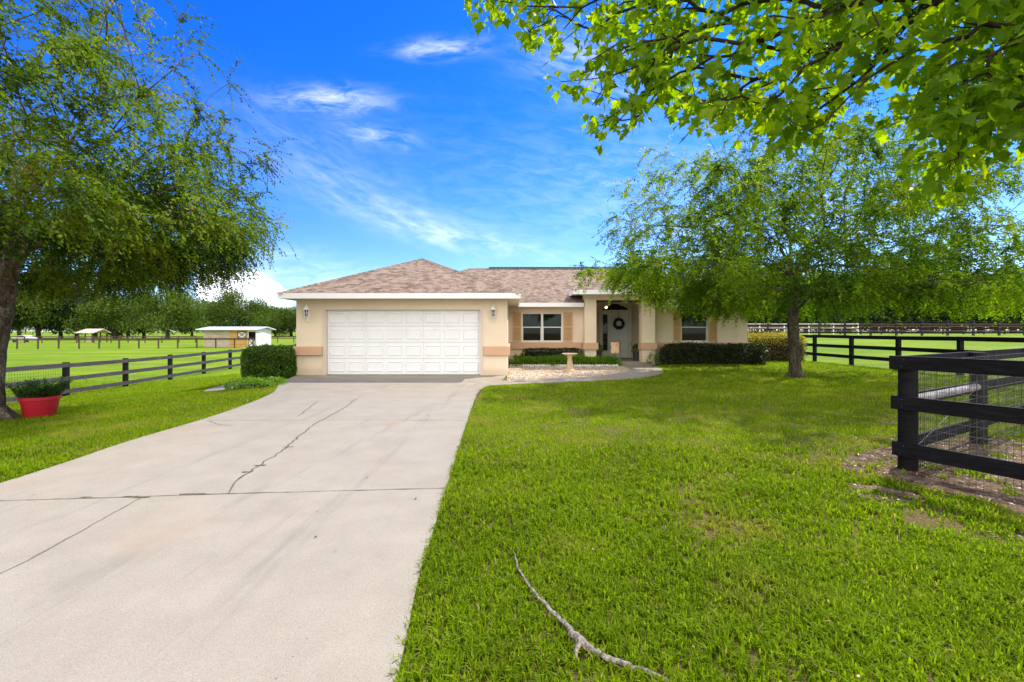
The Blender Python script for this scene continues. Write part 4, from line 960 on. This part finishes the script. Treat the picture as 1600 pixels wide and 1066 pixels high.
# far right paddock fences
z45 = lambda x, y: float(ter(x, y))
fence('pasture_fence', 'dark board fence at the far side of the right paddock', [(17+2.44*i, 45) for i in range(17)], [1.32, .98, .64, .3], .12, .15, M['blackwood'], 1.45, mp=M['greywood'], bev=0)
fence('pasture_fence', 'brown board fence in front of the dark woods on the right', [(26+2.6*i, 60) for i in range(18)], [1.28, 1.0, .72, .44], .16, .14, M['brownwood'], 1.4, bev=0)
fence('pasture_fence', 'short white pipe rail fence behind the elm trunk', [(24.5+2.7*i, 52) for i in range(6)], [1.2, .75], .07, .09, M['whitewood'], 1.25, bev=0)

# ------------------------------------------------------------------ stable, pole shed, car
bx0, bx1, by0, by1, bz = -46.6, -38.6, 71.5, 76, -1.0
st = thing('stable', 'small wooden stable with pale metal roof in the left pasture', 'stable', (-42.5, 73.7, bz))
mb = MB(); mb.box(bx0, bx0+4.0, by0, by0+.12, bz-.2, bz+2.55); mb.box(bx0, bx0+.12, by0+.12, by1, bz-.2, bz+2.55); mb.box(bx0, bx1, by1-.12, by1, bz-.2, bz+2.55); mb.build('plank_wall', M['plank'], st)
MB().box(bx0+4.0, bx0+6.7, by0, by0+.12, bz-.2, bz+2.55).build('plywood_wall', M['ply'], st)
mb = MB(); mb.box(bx1-.12, bx1, by0+.12, by1-.12, bz-.2, bz+2.55); mb.add([(bx1, by0, bz+2.55), (bx1, by1, bz+2.55), (bx1, (by0+by1)/2, bz+2.9)], [(0, 1, 2)]); mb.build('side_wall', M['whitewall'], st)
mb = MB(); mb.box(bx0+6.7, bx0+6.8, by0, by0+.12, bz, bz+2.55); mb.box(bx1-.12, bx1, by0, by0+.12, bz, bz+2.55); mb.box(bx0+6.8, bx1-.12, by0, by0+.12, bz+2.3, bz+2.55); mb.build('door_post', M['whitewall'], st)
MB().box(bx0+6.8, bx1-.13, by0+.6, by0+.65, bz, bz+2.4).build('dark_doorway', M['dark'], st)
def xdoor(x0, x1, z0, z1, y):
    mb = MB(); mb.box(x0, x1, y-.05, y-.01, z0, z1); o = mb.build('stable_door', M['whitewall'], st)
    f = MB(); w_ = .09; f.box(x0, x1, y-.08, y-.052, z0, z0+w_); f.box(x0, x1, y-.08, y-.052, z1-w_, z1); f.box(x0, x0+w_, y-.08, y-.052, z0+w_, z1-w_); f.box(x1-w_, x1, y-.08, y-.052, z0+w_, z1-w_)
    f.bar((x0+w_, y-.066, z0+w_), (x1-w_, y-.066, z1-w_), .02, w_); f.bar((x0+w_, y-.063, z1-w_), (x1-w_, y-.063, z0+w_), .02, w_); f.build('cross_brace', M['greywood'], o)
xdoor(bx0+5.2, bx0+6.5, bz+1.35, bz+2.35, by0); xdoor(bx0+6.82, bx1-.14, bz+.05, bz+1.2, by0)
mb = MB(); ym2 = (by0+by1)/2; ya, yb2 = by0-.9, by1+.5; ra, rb = bx0-.6, bx1+.5
ze_, zr2 = bz+2.56, bz+2.98
for (p, q, r_, s_) in (((ra, ya, ze_), (rb, ya, ze_), (rb, ym2, zr2), (ra, ym2, zr2)), ((ra, ym2, zr2), (rb, ym2, zr2), (rb, yb2, ze_), (ra, yb2, ze_))):
    mb.add([p, q, r_, s_]+[(a[0], a[1], a[2]+.12) for a in (p, q, r_, s_)], [(0,3,2,1), (4,5,6,7), (0,1,5,4), (1,2,6,5), (2,3,7,6), (3,0,4,7)])
mb.build('roof', M['metalroof'], st)
# stock panel gate leaning at the stable side
gt = thing('pipe_gate', 'pale pipe gate standing beside the stable right wall', 'gate', (-37.5, 71.0, bz)); mb = MB()
for z in (.15, .5, .85, 1.2, 1.5): mb.tube([(-38.4, 71.0, bz+z), (-36.4, 71.0, bz+z)], .03, 6)
for x in (-38.4, -37.4, -36.4): mb.tube([(x, 71.0, bz), (x, 71.0, bz+1.52)], .035, 6)
mb.build('frame', M['whitewood'], gt)
# pole shed
ps = thing('pole_shed', 'open pole shed with tan gable roof before the trees far left', 'shed', (-88, 100, -1)); mb = MB()
for x in (-92, -90, -88):
    for y in (99, 104): MB().box(x-.12, x+.12, y-.12, y+.12, -1.2, 1.35).build('post', M['brownwood'], ps)
mb = MB(); xa, xb = -92.8, -87.2
for (p, q, r_, s_) in (((xa, 98.4, 1.3), (xb, 98.4, 1.3), (xb+.5, 101.5, 2.3), (xa+.8, 101.5, 2.3)), ((xa+.8, 101.5, 2.3), (xb+.5, 101.5, 2.3), (xb, 104.6, 1.3), (xa, 104.6, 1.3))):
    mb.add([p, q, r_, s_]+[(a[0], a[1], a[2]+.1) for a in (p, q, r_, s_)], [(0,3,2,1), (4,5,6,7), (0,1,5,4), (1,2,6,5), (2,3,7,6), (3,0,4,7)])
mb.build('roof', M['pinkroof'], ps); ps.scale = (.72, .72, .85)
MB().box(-90, -88.2, 98.9, 99.0, -1, .2).build('low_wall', M['plank'], ps)
# parked car far left
cr = thing('parked_car', 'white car parked under the trees beyond the far left fence', 'car', (-104, 101, -1)); x, y, z = -104, 101, -1
mb = MB(); prof = [(-2.1, .35), (-2.15, .75), (-1.9, .95), (-1.2, 1.0), (-.75, 1.42), (.7, 1.45), (1.35, 1.05), (2.0, .95), (2.2, .7), (2.15, .35)]
mb.prism_xz([(x+a, z+b) for a, b in prof], y-.85, y+.85); mb.build('body', M['carpaint'], cr, bevel=.06)
mb = MB(); mb.prism_xz([(x+a, z+b) for a, b in [(-1.1, 1.02), (-.70, 1.36), (.62, 1.38), (1.15, 1.04)]], y-.87, y-.852); mb.build('side_window', M['dark'], cr)
for a in (-1.35, 1.35):
    mb = MB(); mb.tube([(x+a, y-.88, z+.33), (x+a, y-.66, z+.33)], .33, 16); mb.build('wheel', M['tyre'], cr)

# ------------------------------------------------------------------ trees
def grow(trunk, tr, attract, alpha, step=.4, curve=.35, jit=.03, rtip=.006, pexp=2.3, sag=0.0):
    """connect every attraction point to the cheapest existing node. returns chains [(idx...)] , P, Rad"""
    P = [np.array(p, float) for p in trunk]; par = [-1]+list(range(len(trunk)-1)); path = [0.0]*len(trunk); dirs = []
    for i in range(len(trunk)): dirs.append(unit(np.array(trunk[min(i+1, len(trunk)-1)], float)-np.array(trunk[max(i-1, 0)], float)))
    ok = [i >= tr for i in range(len(trunk))]; chains = [list(range(len(trunk)))]
    root = P[-1]; order = np.argsort([np.linalg.norm(a-root) for a in attract]); tips = []
    for oi in order:
        a = attract[oi]; PA = np.array(P); PT_ = np.array(path)
        d = np.linalg.norm(PA-a, axis=1); dv = unit(a-PA); al = (dv*np.array(dirs)).sum(1)
        cost = d*(1.25-.45*al)+alpha*PT_; cost[~np.array(ok)] = 1e9
        j = int(np.argmin(cost)); L = d[j]; n = max(2, int(L/step)); ch = [j]; p0 = P[j]; c1 = p0+dirs[j]*L*curve+np.array([0, 0, .05*L])
        for k in range(1, n+1):
            t = k/n; q = (1-t)**2*p0+2*t*(1-t)*c1+t*t*a
            if k < n: q = q+R.normal(0, jit, 3)
            q[2] -= sag*t*t*L
            P.append(q); par.append(ch[-1]); path.append(path[ch[-1]]+np.linalg.norm(q-P[ch[-1]])); dirs.append(unit(q-P[ch[-1]])); ok.append(True); ch.append(len(P)-1)
        chains.append(ch); tips.append(ch[-1])
    cnt = np.zeros(len(P))
    for t in tips: cnt[t] += 1
    for i in range(len(P)-1, 0, -1):
        if par[i] >= 0: cnt[par[i]] += cnt[i]
    rad = rtip*np.maximum(cnt, 1)**(1/pexp)
    return P, rad, chains, dirs, tips, cnt
def twigs(starts, dirs0, n_per, length, droop, leaf_gap, Ls, Ws, mbt, spread=.9, r0=.0022):
    N = len(starts)*n_per; P0 = np.repeat(np.array(starts), n_per, 0); D0 = np.repeat(np.array(dirs0), n_per, 0)
    d = unit(D0*.7+rvec(N)*spread); Ln = R.uniform(*length, N); K = 6
    pts = [P0]; cur = P0; dd = d
    for k in range(K):
        dd = unit(dd+np.array([0, 0, -droop])+R.normal(0, .10, (N, 3))); cur = cur+dd*(Ln/K)[:, None]; pts.append(cur)
    pts = np.stack(pts, 1)  # N,K+1,3
    # twig strips, three-sided tubes
    Vt, Ft = [], []
    tan = unit(np.diff(pts, axis=1)); tan = np.concatenate([tan, tan[:, -1:]], 1); s1 = unit(np.cross(tan, np.array([.3, .2, .93]))); s2 = unit(np.cross(tan, s1))
    rr = r0*np.linspace(1, .35, K+1)[None, :, None]; ring = [pts+rr*(s1*math.cos(a)+s2*math.sin(a)) for a in (0, 2.094, 4.189)]
    Vt = np.stack(ring, 2).reshape(-1, 3); b = (np.arange(N)*(K+1)*3)[:, None, None]; kk = (np.arange(K)*3)[None, :, None]; jj = np.arange(3)[None, None, :]
    Ft = np.stack([b+kk+jj, b+kk+(jj+1) % 3, b+kk+3+(jj+1) % 3, b+kk+3+jj], -1).reshape(-1, 4)
    # leaves
    nl = int(np.mean(length)/leaf_gap); t = np.clip((np.arange(nl)+.5)/nl+R.uniform(-.02, .02, (N, nl)), .08, 1)*K
    i = np.minimum(t.astype(int), K-1); f = (t-i)[..., None]; ar = np.arange(N)[:, None]
    LP = pts[ar, i]*(1-f)+pts[ar, i+1]*f; TD = tan[ar, i]; sgn = np.where(np.arange(nl) % 2, 1, -1)[None, :, None]
    sd_ = s1[ar, i]*sgn
    ax = unit(TD*.55+sd_*.9+R.normal(0, .35, TD.shape)+np.array([0, 0, -.25])); nm = unit(s2[ar, i]+R.normal(0, .5, TD.shape)+np.array([0, 0, .5]))
    LP, ax, nm = LP.reshape(-1, 3), ax.reshape(-1, 3), nm.reshape(-1, 3); k = R.random(len(LP)) > .08; LP, ax, nm = LP[k], ax[k], nm[k]
    V, Fq = diamonds(LP, ax, nm, R.uniform(*Ls, len(LP)), R.uniform(*Ws, len(LP)))
    return Vt, Ft, V, Fq, LP
def elm(name, label, trunk, rtr, attract, mleaf, mbark, n_per, length, droop, gap, Ls, Ws, alpha=.55, tipr=.006, every=3):
    b = trunk[0]; t_ = thing(name, label, 'tree', b)
    P, rad, ch, dirs, tips, cnt = grow(trunk, len(trunk)-3, attract, alpha, rtip=tipr)
    k = rtr[-1]/rad[len(trunk)-1]; rad = rad*np.where(rad > tipr*2.2, 1+(k-1)*np.clip((rad-tipr*2.2)/(rad[len(trunk)-1]-tipr*2.2), 0, 1), 1)
    for i, r_ in enumerate(rtr): rad[i] = r_
    mt = MB(); TP = spl([tuple(p) for p in P[:len(trunk)]], 5); rr = np.interp(np.linspace(0, len(trunk)-1, len(TP)), range(len(trunk)), rtr)
    mt.tube(TP, rr*(1+R.normal(0, .025, len(TP))), 20)
    for a in range(6):     # root flare
        an = a*PI/3+rnd.uniform(-.3, .3); c_ = Vector(b); mt.tube([c_+Vector((0, 0, rtr[0]*1.6)), c_+Vector((math.cos(an)*rtr[0]*1.0, math.sin(an)*rtr[0]*1.0, rtr[0]*.45)), c_+Vector((math.cos(an)*rtr[0]*1.9, math.sin(an)*rtr[0]*1.9, -.05))], [rtr[0]*.45, rtr[0]*.38, rtr[0]*.15], 8)
    mt.build('trunk', mbark, t_, True)
    ml = MB()
    for c in ch[1:]:
        rs_ = [min(rad[i], rad[c[1]]*1.15) for i in c]; mx_ = max(rs_)
        ml.tube([P[i] for i in c], rs_, 10 if mx_ > .05 else (6 if mx_ > .015 else 4), cap=False)
    ml.build('limbs', M['twig'] if mx_ is None else mbark, t_, True)
    st_, dr_, tp_ = [], [], []
    for c in ch[1:]:
        for q, i in enumerate(c[1:]):
            if rad[i] < tipr*2.6 and (q % every == 0 or i == c[-1]): st_.append(P[i]); dr_.append(dirs[i]); tp_.append(i == c[-1])
    st_, dr_ = np.array(st_), np.array(dr_)
    cl_ = pnoise(st_[:, 0]+.6*st_[:, 2], st_[:, 1]*.8+st_[:, 2]*1.1, 1.25, 77); kp = (cl_+R.uniform(-.22, .22, len(st_)) > .34) | (np.array(tp_) & (cl_ > .2)) | (np.array(tp_) & (R.random(len(st_)) > .45)); st_, dr_ = st_[kp], dr_[kp]
    Vt, Ft, V, Fq, LP = twigs(st_, dr_, n_per, length, droop, gap, Ls, Ws, ml)
    fast('twigs', Vt, Ft, M['twig'], t_)
    rv = np.clip(R.random(len(LP))*.42+.95*pnoise(LP[:, 0]*1.1+LP[:, 2]*.6, LP[:, 1]+LP[:, 2]*1.3, 1.2, 31)-.18, 0, 1)
    fast('crown', V, Fq, mleaf, t_, rndv=rv); print(name, 'leaves', len(V)//4, 'starts', len(st_))
    return t_
def crown_pts(n, fork, fn, lo, hi, rmin=.3, seed=1):
    q = np.random.default_rng(seed); out_ = []
    while len(out_) < n:
        az = q.uniform(-PI, PI); el = math.asin(q.uniform(math.sin(lo), math.sin(hi)))
        r_ = fn(az, el)*(rmin+(1-rmin)*q.random()**.62); d = np.array([math.cos(az)*math.cos(el), math.sin(az)*math.cos(el), math.sin(el)])
        out_.append(fork+d*r_)
    return np.array(out_)
# right elm: wide umbrella
fk = np.array([8.75, 14.75, 1.9])
def env_r(az, el):
    lump = 1+.10*math.sin(az*5+1)*math.cos(el*4)+.07*math.sin(az*9+el*7)
    c, s_ = math.cos(el), math.sin(el); rx = 6.2 if math.cos(az) < 0 else 8.4
    ax_ = math.hypot(math.cos(az)*c/rx, math.sin(az)*c/4.9); az_ = s_/5.7 if s_ > 0 else s_/1.2
    return lump/(abs(ax_)**2.5+abs(az_)**2.5)**.4
at = crown_pts(980, fk, env_r, math.radians(-3), math.radians(88), .32, 5)
at[:, 2] = np.maximum(at[:, 2], np.interp(at[:, 0], [2.5, 4.5, 6.5, 8], [3.5, 3.15, 2.6, 2.5]))
elm('elm_tree', 'wide spreading elm standing on the lawn right of the house', [(8.8, 14.7, -.02), (8.78, 14.7, .5), (8.76, 14.72, 1.1), (8.75, 14.75, 1.7), (8.8, 14.8, 2.3), (8.85, 14.85, 3.0)],
    [.20, .162, .155, .16, .125, .10], at, M['elm'], M['bark2'], 6, (.45, .98), .18, .030, (.06, .105), (.030, .050), .5, .0055, 2)
# left elm: large, partly outside the frame
def env_l(az, el):
    lump = 1+.10*math.sin(az*4+2)*math.cos(el*5)+.07*math.sin(az*7+el*6)
    c, s_ = math.cos(el), math.sin(el); ax_ = math.hypot(math.cos(az)*c/4.0, math.sin(az)*c/3.7); az_ = s_/6.6 if s_ > 0 else s_/1.0
    return lump/(abs(ax_)**2.4+abs(az_)**2.4)**(1/2.4)
fk = np.array([-8.7, 8.15, 2.1]); at = crown_pts(1250, fk, env_l, math.radians(-4), math.radians(88), .30, 9); at[:, 2] = np.maximum(at[:, 2], np.interp(at[:, 0], [-9, -7.5, -6, -4.5], [2.45, 2.75, 3.0, 3.15])+R.uniform(0, .25, len(at)))
elm('elm_tree', 'large weeping elm at the left edge beside the red planter', [(-8.93, 8.07, -.1), (-8.90, 8.08, .5), (-8.87, 8.1, 1.1), (-8.80, 8.12, 1.7), (-8.70, 8.15, 2.3), (-8.6, 8.2, 3.0)],
    [.23, .175, .165, .18, .15, .12], at, M['elm2'], M['bark'], 6, (.36, .80), .20, .027, (.045, .08), (.025, .042), .5, .0055, 2)

# maple branch overhead at upper right
def maple_leaf():
    h = [(.10, -.06), (.34, -.02), (.26, .14), (.36, .17), (.60, .42), (.40, .44), (.28, .50), (.24, .66), (.12, .74), (0, 1.0)]
    o_ = [(0, 0)]+h+[(-x, y) for x, y in h[:-1]][::-1]; return np.array(o_)
ML = maple_leaf(); nML = len(ML)
bound = [(745, 0), (775, 45), (800, 62), (850, 70), (880, 95), (905, 60), (940, 95), (900, 118), (858, 112), (862, 150), (905, 195), (950, 222), (990, 215), (1020, 190), (1065, 190), (1120, 200), (1150, 232), (1200, 215), (1260, 232), (1310, 215), (1380, 205), (1430, 200), (1452, 240), (1442, 285), (1470, 305), (1500, 285), (1515, 245), (1560, 235), (1600, 235), (1720, 230), (1900, 120), (1900, -160), (1000, -160), (700, -60)]
q = np.random.default_rng(3); att = []
while len(att) < 820:
    x_, y_ = q.uniform(700, 1900), q.uniform(-160, 310)
    if not inpoly(np.array([x_]), np.array([y_]), bound)[0]: continue
    if not inpoly(np.array([x_]), np.array([y_+14.]), bound)[0] : continue
    f_ = np.clip((x_-750)/850, 0, 1.3); d_ = 3.35-1.2*f_+q.uniform(0, 1.0)
    d_ = max(d_, 1.35); att.append([(x_-800)*d_/F, d_, 1.45+(517-y_)*d_/F])
att = np.array(att)
# rest of the crown above and behind the frame, real foliage of the same tree (kept thin so the lawn stays sunlit)
ext = []
while len(ext) < 60:
    p = np.array([q.uniform(2.5, 9), q.uniform(-3.5, 4), q.uniform(3.6, 7.5)])
    if np.linalg.norm((p-np.array([5.8, .2, 5.0]))/np.array([3.6, 3.8, 2.8])) < 1: ext.append(p)
att = np.concatenate([att, np.array(ext)])
mtree = thing('maple_tree', 'maple with large lobed leaves overhanging the upper right corner', 'tree', (6.0, .6, 0))
trunk = [(6.0, .6, -.05), (5.98, .62, .6), (5.95, .65, 1.3), (5.9, .7, 2.0), (5.85, .7, 2.6), (5.85, .65, 3.3), (5.9, .6, 4.2)]
Pm, rad, ch, dirs, tips, cnt = grow(trunk, 3, att, .35, step=.25, curve=.3, jit=.015, rtip=.0035, pexp=2.2, sag=0)
for i, r_ in enumerate([.2, .16, .15, .145, .13, .11, .08]): rad[i] = r_
mt = MB(); mt.tube([Pm[i] for i in range(7)], [rad[i] for i in range(7)], 16); mt.build('trunk', M['bark2'], mtree, True)
ml = MB()
for c in ch[1:]:
    rs_ = [min(rad[i], rad[c[1]]*1.1, .07) for i in c]; ml.tube([Pm[i] for i in c], rs_, 8 if max(rs_) > .01 else 5, cap=False)
VV, FF, RR, o_ = [], [], [], 0
fan = np.array([(nML, i, (i+1) % nML) for i in range(nML)]); tipset = set(tips)
for c in ch[1:]:
    for qn, i in enumerate(c[1:]):
        if rad[i] > .010 and i != c[-1]: continue
        nn = 8 if i == c[-1] else 3
        for _ in range(nn):
            p = Pm[i]; dd = unit(np.array(dirs[i])*.6+R.normal(0, .7, 3)+np.array([0, 0, .05])); pl = R.uniform(.05, .14)
            e_ = p+dd*pl+np.array([0, 0, -.02]); 
            shx, shy = e_[0]-.683*e_[2], e_[1]-.683*e_[2]
            if shy > 1.7 and shx < .2: continue
            if R.random() < .5: ml.tube([p, (p+e_)/2+np.array([0, 0, .012]), e_], [.0013, .001, .0009], 3, cap=False)
            ax = unit(dd*np.array([1, 1, .3])*.55+np.array([0, 0, -.62])+R.normal(0, .28, 3)); nm = R.normal(0, .6, 3)+np.array([0, -.35, .75]); nm = unit(nm-ax*nm.dot(ax)); sx = np.cross(ax, nm)
            L = R.uniform(.040, .096); xy = ML*L; fold = R.uniform(-.15, .5); curl = R.uniform(-.2, .6)
            V = e_+xy[:, :1]*sx+xy[:, 1:]*ax+(np.abs(xy[:, :1])*fold-(xy[:, 1:]**2)/L*curl)*nm*1.0
            cpt = e_+ax*L*.33; VV.append(np.vstack([V, cpt[None]])); FF.append(fan+o_); o_ += nML+1; RR.append(np.full(nML, R.random()))
fast('crown', np.vstack(VV), np.vstack(FF), M['maple'], mtree, rndv=np.concatenate(RR)); ml.build('limbs', M['twig'], mtree, True); print('maple leaves', len(VV))

# far trees
def far_tree(seed, h, w_, mleaf, n=13000, low=.10):
    q = np.random.default_rng(seed); t_ = bpy.data.objects.new('oak_tree', None); C.objects.link(t_)
    bl = []
    for i in range(34):
        a = q.uniform(0, 2*PI); r_ = w_/2*math.sqrt(q.random())*.82; zc = h*(low+.10+(1-low-.22)*q.random()*(1-.55*(r_/(w_/2))**2)); bl.append((r_*math.cos(a), r_*math.sin(a), zc, w_*q.uniform(.12, .21)))
    B_ = np.array(bl); k = q.choice(len(B_), n, p=B_[:, 3]**2/(B_[:, 3]**2).sum()); d = unit(q.normal(size=(n, 3))); rr = B_[k, 3]*(q.random(n)**.30)*(1+.25*q.normal(size=n)*.5)
    P = B_[k, :3]+d*rr[:, None]*np.array([1, 1, .72]); L = q.uniform(.28, .62, n)*h/14
    V, Fq = diamonds(P, unit(q.normal(size=(n, 3))), unit(d+q.normal(size=(n, 3))*.6), L, L*.7)
    fast('crown', V, Fq, mleaf, t_, rndv=np.clip(q.random(n)*.7+.3*q.random(len(B_))[k], 0, 1))
    mb = MB(); mb.tube([(0, 0, -.3), (0, .05, h*.1), (.1, 0, h*.25)], [h*.045, h*.032, h*.026], 10)
    for x, y, z, r_ in bl[:9]: mb.tube([(0, .05, h*.14), (x*.45, y*.45, h*.14+(z-h*.14)*.65), (x, y, z)], [h*.018, h*.011, h*.003], 6, cap=False)
    mb.build('trunk', M['barkfar'], t_, True)
    return t_
kinds = [far_tree(1, 14, 17, M['oak']), far_tree(2, 12, 16, M['oak'], low=.06), far_tree(3, 15, 14, M['oakd'], low=.05), far_tree(4, 12, 15, M['oakd'], low=.0)]
used = set()
def place(kind, px, Y, hs_, label, group, ws=None, rz=None):
    X = (px-800)*Y/F; src = kinds[kind]
    if kind in used: t_ = copy_tree(src)
    else: t_ = src; used.add(kind)
    t_.location = (X, Y, float(ter(X, Y))-.1); s_ = hs_; t_.scale = ((ws or s_), (ws or s_), s_); t_.rotation_euler = (0, 0, rnd.uniform(0, 6.28) if rz is None else rz)
    tag(t_, label, 'tree', group)
gl = 'oaks beyond the left pasture'; gr = 'dark trees behind the right paddock'
L_oak = 'green oak in the tree line beyond the left pasture'
lefts = [(0, 262, 128, .92, 'broad oak with low green crown just left of the wooden stable'), (1, 225, 150, 1.05, None), (0, 180, 138, 1.1, None), (2, 120, 140, 1.0, None), (0, 60, 135, 1.15, None), (2, 10, 130, 1.1, None), (1, -60, 135, 1.1, None),
         (0, 330, 170, 1.0, 'tall dark oak rising left behind the stable roof'), (1, 370, 165, 1.12, 'rounded oak rising directly behind the stable roof'), (0, 405, 178, .95, 'oak rising behind the right end of the stable'), (1, 430, 190, .90, None), (0, 455, 195, 1.0, 'small looking distant oak next to the garage eave'), (1, 490, 190, 1.0, None), (2, 300, 190, .8, None), (1, 150, 165, 1.1, None), (0, 95, 160, 1.1, None), (2, 30, 165, 1.1, None), (2, 200, 185, 1.1, None)]
for k, px, Y, s_, lab in lefts: place(k, px, Y, s_*1.2*rnd.uniform(.82, 1.12), lab or L_oak, gl, ws=s_*rnd.uniform(.95, 1.2))
for i, px in enumerate(list(range(1120, 1760, 42))): place(3 if i % 2 else 2, px+rnd.uniform(-10, 10), 82+rnd.uniform(0, 14), rnd.uniform(.85, 1.05), 'dark tree in the wood behind the right paddock', gr)
for i, px in enumerate(list(range(1140, 1760, 60))): place(3, px, 106+rnd.uniform(0, 10), rnd.uniform(1.2, 1.45), 'dark tree in the wood behind the right paddock', gr, ws=1.2)
print('objects', len(bpy.data.objects))
